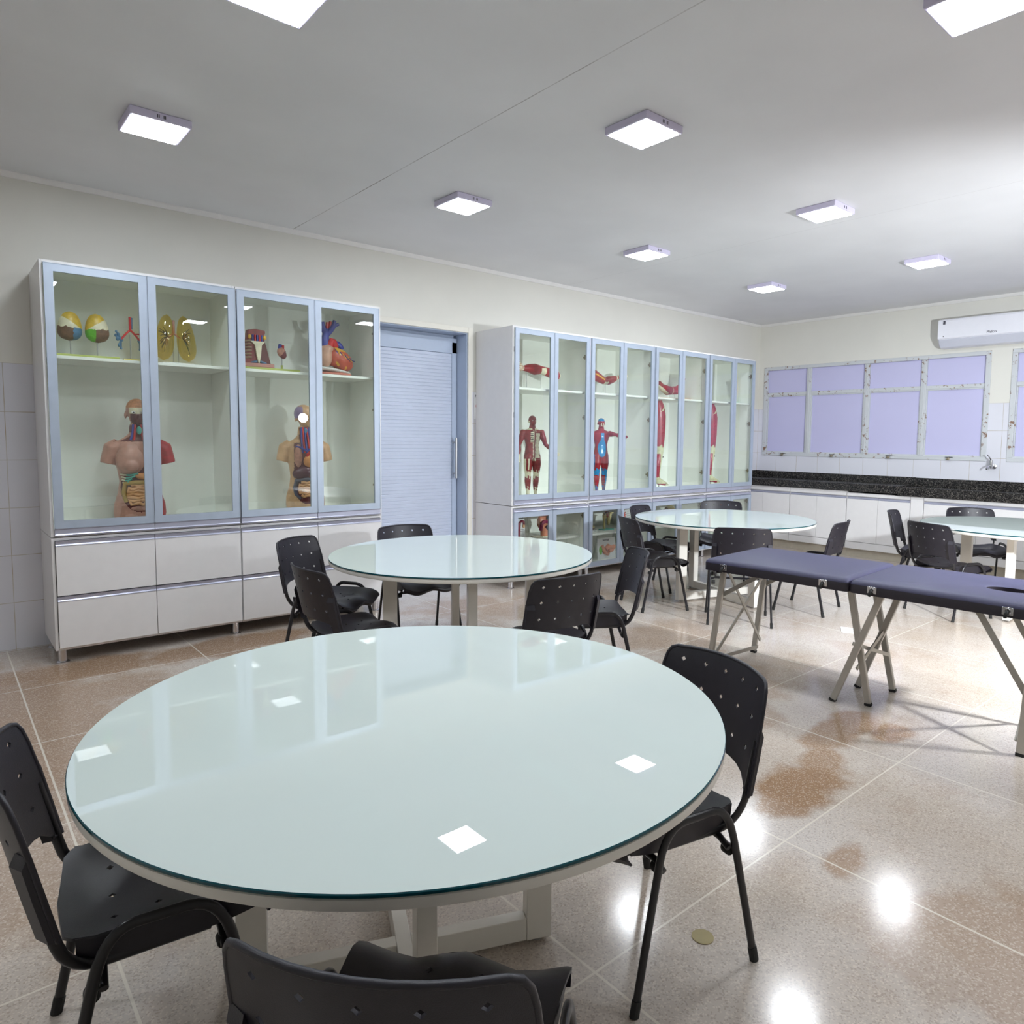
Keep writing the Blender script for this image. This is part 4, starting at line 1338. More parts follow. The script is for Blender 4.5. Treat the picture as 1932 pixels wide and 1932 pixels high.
b.tube(bez((-0.065, -0.01, 0.22), (-0.07, -0.01, 0.34), (-0.055, -0.01, 0.40)), 0.034, 14, rr=[.036, .036, .034, .032, .028, .024, .022])
b.tube(bez((-0.060, -0.01, 0.34), (-0.02, -0.01, 0.38), (0.015, -0.01, 0.435)), 0.022, 12).tube(bez((-0.065, -0.01, 0.35), (-0.085, -0.01, 0.41), (-0.095, -0.01, 0.455)), 0.022, 12)
b.tube([(0.012, -0.01, 0.43), (0.055, -0.01, 0.452)], 0.015, 10).tube([(0.012, -0.01, 0.43), (0.022, -0.01, 0.478)], 0.016, 10)
b.tube(bez((0.02, -0.02, 0.28), (0.055, -0.02, 0.285), (0.075, -0.02, 0.235)), 0.026, 12)
b.build('vena_cava', P_VEIN, t, 60)
b = MB(); b.tube(bez((-0.04, -0.03, 0.22), (-0.02, -0.035, 0.36), (0.02, -0.02, 0.25)), 0.030, 14).tube([(-0.04, 0.01, 0.38), (-0.035, 0.01, 0.46)], 0.014, 10).tube([(-0.015, 0.01, 0.38), (-0.008, 0.01, 0.47)], 0.013, 10); b.build('aorta', P_ART, t, 60)
b = MB()
rnd = random.Random(3)
for k in range(7):
    x0 = -0.01 + 0.02 * k
    b.tube(bez((x0, -0.083 - 0.004 * k % 2, 0.23 - 0.012 * k), (x0 + 0.03, -0.098, 0.17 - 0.006 * k), (x0 + 0.06, -0.080, 0.11 + 0.004 * k)), 0.0035, 6, mi=k % 2)
b.build('coronary_vessel', [P_VEIN, P_FAT], t, 60)

# ---- torsos
def coil(b, cx, cz, w, h, yf, r, rows, mi=0):
    """winding gut"""
    pts = []
    for k in range(rows):
        z = cz + h / 2 - h * (k + 0.5) / rows
        ww = w * math.sqrt(max(0.15, 1 - ((z - cz) / (h * 0.62)) ** 2))
        n = 5
        for j in range(n + 1):
            u = (j / n - 0.5) * ww * (1 if k % 2 == 0 else -1)
            pts.append((cx + u, yf(cx + u, z) , z + 0.008 * math.sin(j * 2.3 + k * 1.7)))
    b.tube(pts, r, 10, mi)

def torso_prims(b, arms=True, fem=False, slim=1.0):
    rings = [(0.0, 0.0, 0.160, 0.088), (0.06, 0.0, 0.172, 0.098), (0.13, 0.0, 0.168, 0.098), (0.22, 0.0, 0.140, 0.088), (0.30, 0.0, 0.128, 0.082), (0.38, 0.0, 0.138, 0.088), (0.46, 0.0, 0.155, 0.095), (0.53, 0.0, 0.165, 0.092), (0.585, 0.0, 0.150, 0.078), (0.615, 0.01, 0.095, 0.062), (0.645, 0.012, 0.060, 0.055)]
    n = 28
    vs, fs = [], []
    for (z, yo, rx, ry) in rings:
        for k in range(n):
            a = 2 * PI * k / n
            vs.append((rx * slim * math.cos(a), yo + ry * math.sin(a), z))
    for i in range(len(rings) - 1):
        for k in range(n): fs.append((i * n + k, i * n + (k + 1) % n, (i + 1) * n + (k + 1) % n, (i + 1) * n + k))
    fs += [tuple(range(n))[::-1], tuple((len(rings) - 1) * n + k for k in range(n))]
    b.add(vs, fs)
    for s in (-1, 1):
        b.tube([(s * 0.12 * slim, 0.005, 0.565), (s * 0.165 * slim, 0.005, 0.54), (s * 0.192 * slim, 0.005, 0.455), (s * 0.198 * slim, 0.005, 0.43)], 0.05, 14, rr=[0.055, 0.060, 0.050, 0.047])
    b.tube([(0, 0.012, 0.60), (0, 0.006, 0.72)], 0.052, 16, rr=[0.062, 0.050])

def head_prims(b, z0=0.80, yaw=0.0):
    M = Matrix.Translation((0, 0, z0)) @ Matrix.Rotation(yaw, 4, 'Z')
    def e(c, r): 
        X = M @ Vector(c); b.ell(X, r, Matrix.Rotation(yaw, 4, 'Z'), 20)
    e((0, 0.010, 0.025), (0.072, 0.090, 0.080)); e((0, -0.022, -0.035), (0.054, 0.062, 0.062)); e((0, -0.058, -0.066), (0.028, 0.024, 0.022))
    e((0, -0.090, -0.020), (0.010, 0.016, 0.020)); e((0, -0.080, 0.0), (0.009, 0.014, 0.022))
    for s in (-1, 1): e((s * 0.073, 0.012, -0.018), (0.010, 0.016, 0.028))
    e((0, -0.078, -0.046), (0.020, 0.010, 0.006)); e((0, -0.076, -0.055), (0.018, 0.010, 0.006))

def front_y(rx, ry, yo=0.0):
    return lambda x, z: yo - ry * math.sqrt(max(0.02, 1 - (x / rx) ** 2))

t = thing('torso_model', 'larger torso model with pink breast plate, exposed brain and one red muscle shoulder', 'anatomical model', (1.165, 5.86, UPZ), R(-7))
b = MB(); torso_prims(b); head_prims(b, 0.80)
def tm(c, n):
    if c.z > 0.655:
        if c.z > 0.835 and c.y < 0.07: return 3
        if c.x > 0.004 or c.y < -0.045:
            if 0.79 < c.z <= 0.835: return 5
            if c.z > 0.70: return 2
        if c.z < 0.71 and c.y < 0.02: return 2
        return 0
    if c.x > 0.112 and c.z > 0.40: return 1
    if c.x > 0.10 and c.z < 0.30: return 1 if (c.x > 0.135 or c.z > 0.2) else 5
    if c.y < -0.03:
        e = (c.x / 0.122) ** 2 + ((c.z - 0.245) / 0.17) ** 2
        if e < 1: return 2
        if c.z > 0.59: return 2
    return 0
organic('body', b, [P_SKIN, P_MUS, P_DKRED, P_BRAIN, P_TAN, P_TEN], tm, t, 0.0075, 3)
b = MB(); b.ell((-0.055, -0.062, 0.455), (0.098, 0.068, 0.108), n=24).ell((-0.055, -0.118, 0.415), (0.045, 0.030, 0.045), n=16).ell((-0.05, -0.05, 0.54), (0.08, 0.045, 0.05), n=16); organic('breast_plate', b, [P_SKIN], None, t, 0.007, 3)
b = MB(); b.ell((0.085, -0.075, 0.42), (0.05, 0.055, 0.055), n=16); b.build('breast_section', P_STOM, t, 60)
fy = front_y(0.150, 0.098)
for k in range(4):
    z = 0.355 - k * 0.020
    b = MB()
    x0, x1 = -0.122 + 0.004 * k, -0.012 - 0.020 * k
    pts = [(x0 + (x1 - x0) * j / 6, fy(x0 + (x1 - x0) * j / 6, z) - 0.004, z - 0.022 * math.sin(j / 6 * 1.5) * (1 - j / 8) + 0.012 * (j / 6) ** 2) for j in range(7)]
    b.tube(pts[:3], 0.0062, 8, 0).tube(pts[2:], 0.0065, 8, 1)
    b.build('rib', [P_TEN, P_TEAL], t, 60)
b = MB(); b.ell((0.035, -0.078, 0.335), (0.075, 0.035, 0.028), Matrix.Rotation(0.15, 4, 'Y'), n=20); b.build('stomach', P_STOM, t, 60)
b = MB()
b.tube([(-0.088, -0.068, 0.15), (-0.105, -0.062, 0.22), (-0.095, -0.075, 0.285), (-0.03, -0.098, 0.293), (0.05, -0.098, 0.293), (0.098, -0.075, 0.28), (0.105, -0.06, 0.2)], 0.017, 10); b.build('colon', P_COLON, t, 60)
b = MB(); b.ell((0, -0.070, 0.205), (0.088, 0.034, 0.082), n=20); coil(b, 0.0, 0.205, 0.165, 0.155, lambda x, z: -0.098 + 2.2 * x * x, 0.0125, 7); b.build('intestine', P_GUT, t, 60)
b = MB(); b.ell((0, -0.080, 0.105), (0.075, 0.022, 0.030), n=16); b.build('bladder', P_SKIN, t, 60)
for k, (x, m_) in enumerate(((-0.034, P_VEIN), (-0.020, P_ART), (0.020, P_ART), (0.034, P_VEIN))):
    b = MB(); b.tube(bez((x * 1.5, -0.058, 0.60), (x, -0.052, 0.65), (x * 0.9, -0.045, 0.715)), 0.0075, 8); b.build('neck_vessel', m_, t, 60)
b = MB(); b.ell((0.006, -0.058, 0.672), (0.017, 0.018, 0.030), n=14); b.build('larynx', P_TEAL, t, 60)
for s in (-1, 1):
    b = MB(); b.ell((s * 0.028, -0.078, 0.800), (0.014, 0.010, 0.010), n=14, mi=0).ell((s * 0.028, -0.087, 0.800), (0.006, 0.003, 0.006), n=10, mi=1); b.build('eye', [P_WHITE, P_EYE], t, 60)

t = thing('torso_model', 'slimmer tan torso model with liver, heart and slate colon exposed', 'anatomical model', (2.425, 5.86, UPZ), R(-12))
b = MB(); torso_prims(b, slim=0.94); head_prims(b, 0.805, 0.42)
def tm2(c, n):
    if c.z > 0.655:
        if c.z > 0.79 and c.x < -0.022 and c.y < 0.08 and c.z < 0.89: return 1
        if c.z < 0.715 and c.y < 0.01 and abs(c.x) < 0.045: return 2
        return 0
    if c.y < -0.02:
        e = (c.x / 0.098) ** 2 + ((c.z - 0.20) / 0.13) ** 2
        if e < 1 and c.z < 0.30: return 2
        if abs(c.x) < 0.098 and 0.29 < c.z < 0.585: return 2
        if c.z > 0.58 and abs(c.x) < 0.05: return 2
    return 0
organic('body', b, [P_TAN, P_LILAC, P_DKRED], tm2, t, 0.0075, 3)
for s in (-1, 1):
    b = MB(); b.ell((s * 0.062, -0.066, 0.475), (0.036, 0.034, 0.100), n=18); b.build('lung', P_LUNGP, t, 60)
b = MB(); b.ell((0.022, -0.096, 0.435), (0.050, 0.034, 0.056), Matrix.Rotation(0.4, 4, 'Y'), n=18); b.build('heart', P_STOM, t, 60)
b = MB(); b.ell((-0.022, -0.078, 0.335), (0.096, 0.042, 0.056), Matrix.Rotation(-0.15, 4, 'Y'), n=22); b.build('liver', P_LIVER, t, 60)
b = MB(); b.ell((0.055, -0.085, 0.315), (0.052, 0.034, 0.026), Matrix.Rotation(-0.3, 4, 'Y'), n=16); b.build('stomach', P_STOM, t, 60)
b = MB(); b.tube([(-0.050, -0.080, 0.115), (-0.085, -0.068, 0.15), (-0.096, -0.066, 0.21), (-0.085, -0.075, 0.268), (-0.02, -0.098, 0.278), (0.05, -0.096, 0.276), (0.09, -0.072, 0.26), (0.092, -0.06, 0.18)], 0.017, 10); b.build('colon', P_DCOL, t, 60)
b = MB(); b.ell((0.004, -0.074, 0.195), (0.075, 0.030, 0.072), n=20); coil(b, 0.004, 0.195, 0.140, 0.135, lambda x, z: -0.100 + 2.4 * x * x, 0.0125, 6); b.build('intestine', P_GUT, t, 60)
for k, (x, m_) in enumerate(((-0.036, P_VEIN), (-0.022, P_ART), (-0.006, P_VEIN), (0.012, P_ART), (0.026, P_VEIN))):
    b = MB(); b.tube(bez((x * 1.2 + 0.01, -0.098, 0.50), (x * 1.2, -0.088, 0.60), (x * 0.9, -0.046, 0.715)), 0.007, 8); b.build('neck_vessel', m_, t, 60)
b = MB(); b.ell((0, -0.056, 0.685), (0.016, 0.016, 0.026), n=14); b.build('larynx', P_LBLU, t, 60)
b = MB()
for s in (-1, 1): b.tube(bez((s * 0.005, -0.100, 0.515), (s * 0.025, -0.102, 0.545), (s * 0.085, -0.075, 0.555)), 0.0085, 8)
b.build('collar_vein', P_VEIN, t, 60)
b = MB(); b.tube(bez((0.0, -0.105, 0.47), (0.01, -0.118, 0.52), (0.035, -0.105, 0.485)), 0.012, 10); b.build('aorta', P_ART, t, 60)

# ---- standing muscle figures
def limb(b, pts, rr): b.tube(pts, 0.03, 12, rr=rr)
def foot_prims(b, x, s):
    b.ell((x + s * 0.004, -0.030, 0.014), (0.022, 0.058, 0.014), n=14); b.ell((x, 0.012, 0.018), (0.018, 0.022, 0.018), n=12)
def hand_prims(b, w, d, up=(0, 0, 1), L=0.085):
    """palm and five bent fingers from wrist w along d"""
    w, d = Vector(w), Vector(d).normalized()
    sd = d.cross(Vector(up)).normalized()
    p = w + d * L * 0.30
    nn = sd.cross(d)
    X = Matrix((( sd.x, d.x, nn.x, 0), (sd.y, d.y, nn.y, 0), (sd.z, d.z, nn.z, 0), (0, 0, 0, 1)))
    b.ell(p, (L * 0.24, L * 0.32, L * 0.10), X, 12)
    for k, (o, ln) in enumerate(((-0.18, .36), (-0.06, .44), (0.06, .42), (0.18, .33))):
        a = w + d * L * 0.52 + sd * (L * o)
        c = a + d * L * ln * 0.6 + sd * L * o * 0.15
        e = c + d * L * ln * 0.4 - nn * L * 0.10
        b.tube([a, c, e], L * 0.055, 8, rr=[L * 0.065, L * 0.06, L * 0.045])
    a = w + d * L * 0.20 - sd * L * 0.20
    b.tube([a, a + d * L * 0.22 - sd * L * 0.18, a + d * L * 0.42 - sd * L * 0.20], L * 0.06, 8)
def figure(b, armL, armR):
    """0.89 m figure facing -y, feet at z=0"""
    rings = [(0.43, 0.078, 0.052), (0.47, 0.088, 0.060), (0.52, 0.080, 0.058), (0.57, 0.074, 0.052), (0.62, 0.086, 0.060), (0.67, 0.100, 0.066), (0.715, 0.104, 0.060), (0.735, 0.085, 0.045), (0.75, 0.045, 0.036)]
    n = 22
    vs, fs = [], []
    for (z, rx, ry) in rings:
        for k in range(n):
            a = 2 * PI * k / n
            vs.append((rx * math.cos(a), ry * math.sin(a), z))
    for i in range(len(rings) - 1):
        for k in range(n): fs.append((i * n + k, i * n + (k + 1) % n, (i + 1) * n + (k + 1) % n, (i + 1) * n + k))
    fs += [tuple(range(n))[::-1], tuple((len(rings) - 1) * n + k for k in range(n))]
    b.add(vs, fs)
    b.tube([(0, 0.004, 0.73), (0, -0.002, 0.80)], 0.03, 12, rr=[0.042, 0.030])
    b.ell((0, 0.004, 0.842), (0.042, 0.052, 0.048), n=18).ell((0, -0.018, 0.812), (0.032, 0.036, 0.036), n=16).ell((0, -0.038, 0.792), (0.016, 0.014, 0.012), n=12).ell((0, -0.054, 0.818), (0.006, 0.009, 0.011), n=10)
    for s in (-1, 1):
        b.ell((s * 0.043, 0.006, 0.822), (0.006, 0.010, 0.016), n=10)
        limb(b, [(s * 0.042, 0, 0.46), (s * 0.050, -0.006, 0.36), (s * 0.047, -0.002, 0.25), (s * 0.046, 0.008, 0.18), (s * 0.044, 0.006, 0.06), (s * 0.044, 0.004, 0.02)], [0.052, 0.050, 0.034, 0.036, 0.020, 0.018])
        foot_prims(b, s * 0.046, s)
    for s, A in ((-1, armL), (1, armR)):
        b.ell((s * 0.108, 0.0, 0.705), (0.034, 0.034, 0.036), n=14)
        limb(b, [(s * 0.108, 0, 0.705)] + [((Vector((s * 0.108, 0, 0.705)) + Vector(A[0])) / 2)] + [A[0]] + [((Vector(A[0]) * 0.6 + Vector(A[1]) * 0.4))] + [A[1]], [0.032, 0.032, 0.022, 0.025, 0.014])
        hand_prims(b, A[1], Vector(A[1]) - Vector(A[0]), (0, 1, 0.3), 0.075)

t = thing('muscle_figure', 'brown red standing muscle man with cream chest strip and one forearm held out', 'anatomical model', (4.965, 5.85, UPZ), R(-20))
b = MB(); figure(b, ((-0.150, 0.010, 0.57), (-0.155, -0.012, 0.45)), ((0.155, 0.0, 0.575), (0.235, -0.075, 0.50)))
def m1(c, n):
    x, z = c.x, c.z
    wv = 0.012 * math.sin(x * 210) + 0.010 * math.sin(z * 160 + x * 90)
    if z > 0.86 and False: return 0
    if 0.735 < z < 0.752 and abs(x) > 0.012: return 1
    if c.y < 0 and 0.40 < z < 0.735 and abs(x - 0.008) < 0.013 + 0.4 * abs(wv): return 1 if abs(x - 0.008) > 0.004 else 0
    if c.y < 0 and 0.43 < z < 0.72 and 0.028 < x < 0.066 + 0.6 * wv and z < 0.70: return 1
    if c.y < 0 and 0.60 < z < 0.72 and -0.04 < x < -0.008: return 2 if math.sin(z * 300) > 0.2 else 1
    if z < 0.42:
        if 0.225 + wv < z < 0.285 + wv: return 1
        if z < 0.10 + wv * 1.4: return 1
        if abs(x) < 0.014 and z < 0.24: return 1
        if x < -0.082 and z > 0.28: return 1
        if c.y < -0.02 and abs(x + 0.055) < 0.006 and z > 0.3: return 1
    if x < -0.11 and z < 0.475: return 3
    if x > 0.205: return 3
    if z > 0.80 and abs(x) > 0.036 and z < 0.83: return 1
    return 0
organic('body', b, [P_MUSB, P_TEN, P_EYE, P_TEN], m1, t, 0.0058, 2)
for s in (-1, 1):
    b = MB(); b.ell((s * 0.016, -0.052, 0.832), (0.006, 0.004, 0.004), n=10); b.build('eye', P_WHITE, t, 60)

t = thing('muscle_figure', 'red standing muscle man with bright blue belly plate and one arm raised sideways', 'anatomical model', (6.045, 5.86, UPZ), R(-28))
b = MB(); figure(b, ((-0.140, 0.010, 0.575), (-0.145, -0.010, 0.46)), ((0.175, -0.01, 0.695), (0.245, -0.06, 0.68)))
def m2(c, n):
    x, z = c.x, c.z
    wv = 0.012 * math.sin(x * 190) + 0.010 * math.sin(z * 150 + x * 70)
    if z > 0.85: return 1
    if c.y < 0 and ((x / 0.052) ** 2 + ((z - 0.53) / 0.105) ** 2 < 1 or (abs(x) < 0.018 and 0.60 < z < 0.715)): return 1
    if z < 0.46:
        if 0.215 + wv < z < 0.285 + wv: return 1
        if z < 0.095 + wv * 1.4: return 1 if math.sin(x * 400 + z * 120) > -0.3 else 0
        if abs(x) > 0.084: return 1
        if c.y > 0.02 and z < 0.24: return 1
        if x > 0.02 and z < 0.24 and x > 0.05: return 1
    if x > 0.13 and z < 0.682 and z > 0.64 and x < 0.18: return 2
    if 0.80 < z < 0.835 and c.y < -0.045 and abs(abs(x) - 0.014) < 0.008: return 2
    if 0.792 < z < 0.80 and c.y < -0.03: return 2
    if x < -0.12 and z < 0.44: return 3
    return 0
organic('body', b, [P_MUS, P_BLUE, P_TEN, P_STOM], m2, t, 0.0058, 2)

# ---- leg models on rods
def leg_model(x, label, flip=False):
    t = thing('leg_model', label, 'anatomical model', (x, 5.86, UPZ))
    LZ = 0.04
    b = MB(); b.lathe([(0.001, 0), (0.075, 0.0), (0.075, 0.010), (0.012, 0.016), (0.001, 0.016)], 28, c=(0.05, 0.04, 0)); b.build('base', M_STEEL, t, 40)
    rod(t, (0.05, 0.04, 0.012), (0.05, 0.04, 0.75), 0.006)
    b = MB()
    for z in (0.42, 0.70): b.cyl((0.05, 0.04, z), (0.05, -0.02, z), 0.010, 10); b.ell((0.062, 0.04, z), (0.016, 0.012, 0.012), n=10)
    b.build('clamp', M_RUB, t, 40)
    b = MB()
    b.tube([(-0.06, 0, 1.10), (-0.035, 0, 1.02), (-0.02, 0, 0.90), (-0.005, 0, 0.68), (0.0, 0, 0.50), (0.0, 0.0, 0.44), (-0.022, 0.01, 0.30), (-0.03, 0.005, 0.16), (-0.03, 0, 0.08)], 0.06, 16, rr=[0.050, 0.072, 0.082, 0.070, 0.052, 0.050, 0.050, 0.034, 0.030])
    b.ell((-0.02, -0.015, 0.065), (0.040, 0.040, 0.045), n=14)
    b.tube([(-0.025, -0.01, 0.075), (0.04, -0.035, 0.045), (0.095, -0.05, 0.025)], 0.03, 12, rr=[0.042, 0.033, 0.024])
    for k in range(5): b.tube([(0.085, -0.065 + 0.012 * k, 0.024), (0.125 - 0.006 * abs(k - 1), -0.068 + 0.012 * k, 0.017)], 0.008, 8)
    def lm(c, n):
        wv = 0.02 * math.sin(c.x * 120 + c.y * 40)
        if c.z > 0.52 + wv:
            if c.z > 0.96 and abs(c.x + 0.02 - (c.z - 1.0) * 0.9) < 0.012: return 1
            if flip and c.x > 0.02 and c.z > 0.78 and c.z < 0.90: return 1
            return 0
        if 0.12 < c.z < 0.42 and c.x < -0.034 + wv * 0.4: return 0
        if 0.16 < c.z < 0.36 and c.x > -0.006 and c.y > -0.02: return 0
        if c.z < 0.035 and c.x < 0.06: return 0
        if c.x > 0.10: return 2
        return 1
    organic('leg_muscle', b, [pmat('rose_muscle_plastic', (178, 48, 74), 0.3, 0.2, 30), pmat('pale_tendon_plastic', (224, 222, 184)), P_SKIN], lm, t, 0.008, 3, (0, 0, LZ))
    return t
leg_model(7.13, 'life size leg model below the arm on the orange base')
leg_model(8.255, 'life size leg model with dark knobs on its rod, below the raised hand', True)

# ---- arm models lying on rods
def arm_model(x, z0, label, base_mat, pts, rr, hand, cut, b0, b1, matset, mf, rods):
    t = thing('arm_model', label, 'anatomical model', (x, 5.85, SHZ))
    b = MB(); b.box((b0, -0.055, 0), (b1, 0.055, 0.022), 0.003); b.build('base', base_mat, t)
    for (rx, rz) in rods: rod(t, (rx, 0, 0.022), (rx, 0, rz), 0.0035)
    b = MB()
    b.tube(pts, 0.05, 14, rr=rr)
    if hand: hand_prims(b, hand[0], hand[1], hand[2], hand[3])
    organic('arm_muscle', b, matset, mf, t, 0.0062, 3)
    return t
def am1(c, n):
    if c.x < -0.20: return 1 if math.sin(c.z * 300) > -0.3 else 0
    if 0.02 < c.x < 0.13 and c.z < 0.235 + 0.2 * (c.x - 0.02) and math.sin(c.x * 40) > -0.6: return 1
    if c.x > 0.285: return 1
    return 0
arm_model(5.03, SHZ, 'straight red muscle arm on a white base, above the brown muscle man', P_WHITE,
          [(-0.20, 0, 0.225), (-0.13, 0, 0.232), (-0.04, 0, 0.225), (0.06, 0, 0.222), (0.16, 0, 0.205), (0.25, 0, 0.19), (0.30, 0, 0.155)], [0.026, 0.045, 0.062, 0.045, 0.052, 0.062, 0.045],
          ((-0.19, 0, 0.225), (-1, 0, 0.05), (0, 1, 0), 0.15), None, -0.30, 0.36, [P_MUS, P_TEN], am1, ((-0.15, 0.20), (0.05, 0.185)))
def am2(c, n):
    if c.x > 0.155: return 1 if math.sin(c.x * 90) > -0.5 else 0
    if abs(c.z - (0.232 - 0.35 * (c.x + 0.22))) < 0.008 and c.x < -0.06 and c.y < 0: return 2
    if -0.05 < c.x < 0.01 and c.z < 0.155: return 1
    if c.x > 0.24: return 3
    return 0
arm_model(6.10, SHZ, 'bent red arm with a yellow nerve on a white base, above the blue bellied man', P_WHITE,
          [(-0.225, 0, 0.235), (-0.15, 0, 0.205), (-0.03, 0, 0.165), (0.04, 0, 0.175), (0.12, 0, 0.195), (0.22, 0, 0.225)], [0.060, 0.056, 0.042, 0.052, 0.042, 0.022],
          ((0.215, 0, 0.225), (1, 0, 0.15), (0, 1, 0), 0.16), None, -0.28, 0.33, [P_MUS, P_TEN, P_FAT, P_SKIN], am2, ((-0.01, 0.14), (0.20, 0.21)))
arm_model(7.30, SHZ, 'curved red arm model on an orange wooden base', P_ORB,
          [(-0.24, 0, 0.20), (-0.18, 0, 0.155), (-0.06, 0, 0.115), (0.03, 0, 0.118), (0.13, 0, 0.125), (0.20, 0, 0.17), (0.24, 0, 0.225)], [0.038, 0.044, 0.062, 0.054, 0.056, 0.040, 0.030],
          ((0.235, 0, 0.22), (0.2, 0, 1), (0, 1, 0), 0.14), None, -0.25, 0.45, [P_MUS, P_TEN], lambda c, n: 1 if (c.x < -0.08 and c.z < 0.12 - 0.55 * (c.x + 0.08) - 0.04) or (0.0 < c.x < 0.012) else 0, ((0.1, 0.10),))
t = thing('hand_model', 'upright red and pink hand model with spread fingers on a shelf', 'anatomical model', (8.70, 5.83, SHZ))
b = MB(); b.box((-0.06, -0.045, 0), (0.06, 0.045, 0.020), 0.003); b.build('base', P_TEAL, t)
rod(t, (0, 0, 0.02), (0, 0, 0.12))
b = MB(); b.tube([(0.0, 0, 0.09), (0.0, 0, 0.16)], 0.03, 12, rr=[0.028, 0.032]); b.ell((0.0, 0, 0.205), (0.045, 0.018, 0.06), n=16)
for k, (o, ln, sp) in enumerate(((-0.034, .075, -.25), (-0.012, .095, -.08), (0.011, .09, .08), (0.033, .07, .25))):
    b.tube([(o, 0, 0.25), (o + sp * ln * 0.6, -0.004, 0.25 + ln * 0.6), (o + sp * ln, -0.014, 0.25 + ln)], 0.010, 8, rr=[0.012, 0.011, 0.008])
b.tube([(0.035, 0, 0.19), (0.075, -0.005, 0.225), (0.10, -0.010, 0.27)], 0.012, 8, rr=[0.018, 0.014, 0.010])
organic('hand_muscle', b, [P_SKIN, P_MUS, P_TEN], lambda c, n: 1 if (c.x > 0.02 and c.z < 0.225) or (c.x < -0.025 and c.z < 0.23) else (2 if c.z < 0.24 else 0), t, 0.0045, 2)

# ---- low cabinets: boards and joint models
def board(x, y, z, w, h, label, tilt=0.10):
    t = thing('relief_board', label, 'anatomical board', (x, y, z))
    t.rotation_euler = (-tilt, 0, 0)
    b = MB(); b.box((-w / 2, -0.006, 0), (w / 2, 0.006, h), 0.002, seg=1); b.build('panel', M_CARD, t)
    return t
FT = lambda x, z: Matrix(((1, 0, 0, x), (0, 0, -1, -0.0065), (0, 1, 0, z), (0, 0, 0, 1)))
t = board(4.735, 5.80, LSZ, 0.20, 0.258, 'white board with a dark red uterus relief')
b = MB()
for s in (-1, 1):
    b.tube(bez((s * 0.006, -0.014, 0.155), (s * 0.05, -0.016, 0.215), (s * 0.080, -0.014, 0.185)), 0.013, 10).tube([(s * 0.080, -0.014, 0.19), (s * 0.083, -0.014, 0.155)], 0.012, 10)
b.tube([(0.0, -0.014, 0.175), (0, -0.014, 0.12), (0, -0.014, 0.03)], 0.02, 12, rr=[0.034, 0.026, 0.020])
b.build('uterus_relief', pmat('wine_red_plastic', (130, 34, 62)), t, 60)
b = MB()
for s in (-1, 1): b.ell((s * 0.078, -0.016, 0.140), (0.016, 0.012, 0.020), n=12)
b.build('ovary_relief', P_GUT, t, 60)
b = MB()
for (x0, x1, z, h) in ((-0.07, 0.06, 0.244, 0.009), (-0.07, 0.085, 0.226, 0.003), (0.03, 0.085, 0.105, 0.003), (0.03, 0.088, 0.086, 0.003), (0.02, 0.06, 0.04, 0.002)): b.box((x0, -0.0072, z), (x1, -0.0058, z + h))
b.build('print_line', M_DARK, t)
t = thing('pelvis_section_model', 'pink pelvis section model on a small plate, first low cabinet', 'anatomical model', (5.10, 5.82, LSZ))
b = MB(); b.box((-0.12, -0.06, 0), (0.13, 0.06, 0.012), 0.003); b.build('base', P_TEN, t)
b = MB(); b.ell((0.02, 0.015, 0.16), (0.085, 0.045, 0.09), n=18).tube([(0.03, 0.0, 0.012), (0.03, 0, 0.10)], 0.04, 14, rr=[0.045, 0.048]).ell((0.02, 0.01, 0.225), (0.075, 0.04, 0.04), n=14)
organic('section_body', b, [pmat('salmon_plastic', (222, 146, 118))], None, t, 0.006, 3)
b = MB(); b.tube(bez((-0.055, -0.035, 0.075), (-0.06, -0.04, 0.20), (0.05, -0.040, 0.165), 10), 0.020, 12); b.build('bladder_loop', pmat('magenta_plastic', (150, 40, 84)), t, 60)
b = MB(); b.ell((0.035, -0.045, 0.105), (0.022, 0.012, 0.028), n=14); b.build('gland', P_DCOL, t, 60)
b = MB(); b.ell((0.045, -0.045, 0.215), (0.022, 0.012, 0.022), n=14); b.build('bone_section', P_DCOL, t, 60)

t = thing('hip_joint_model', 'yellow bone joint model on a white base beside the shoulder joint model', 'anatomical model', (5.80, 5.83, LSZ))
b = MB(); b.box((-0.10, -0.055, 0), (0.12, 0.055, 0.012), 0.003); b.build('base', P_WHITE, t)
b = MB(); b.tube([(0.05, 0, 0.012), (0.045, 0, 0.10), (0.03, 0, 0.17), (0.05, 0, 0.24)], 0.02, 12, rr=[0.030, 0.018, 0.028, 0.040]).ell((0.07, -0.02, 0.045), (0.04, 0.025, 0.03), n=14).ell((0.02, -0.01, 0.20), (0.05, 0.03, 0.03), n=14)
organic('bone', b, [P_BONE, P_BRN], lambda c, n: 1 if c.z < 0.04 else 0, t, 0.006, 2)
t = thing('shoulder_joint_model', 'shoulder joint model with shoulder blade and red ligament, second low cabinet', 'anatomical model', (6.115, 5.82, LSZ))
b = MB(); b.box((-0.08, -0.05, 0), (0.09, 0.05, 0.010), 0.003); b.build('base', P_TEAL, t)
b = MB(); b.tube([(-0.032, 0, 0.010), (-0.034, 0, 0.10), (-0.035, 0, 0.155)], 0.016, 12, rr=[0.018, 0.014, 0.022]).ell((-0.022, 0, 0.172), (0.034, 0.030, 0.034), n=14); organic('arm_bone', b, [P_BONE], None, t, 0.005, 2)
b = MB(); b.prism([(0.01, 0.20), (0.09, 0.195), (0.075, 0.12), (0.045, 0.05), (0.030, 0.055), (0.020, 0.13)], 'y', -0.010, 0.012).tube([(0.0, -0.005, 0.205), (0.06, -0.02, 0.205), (0.11, -0.015, 0.198)], 0.008, 8); organic('shoulder_blade', b, [P_BONE], None, t, 0.005, 2)
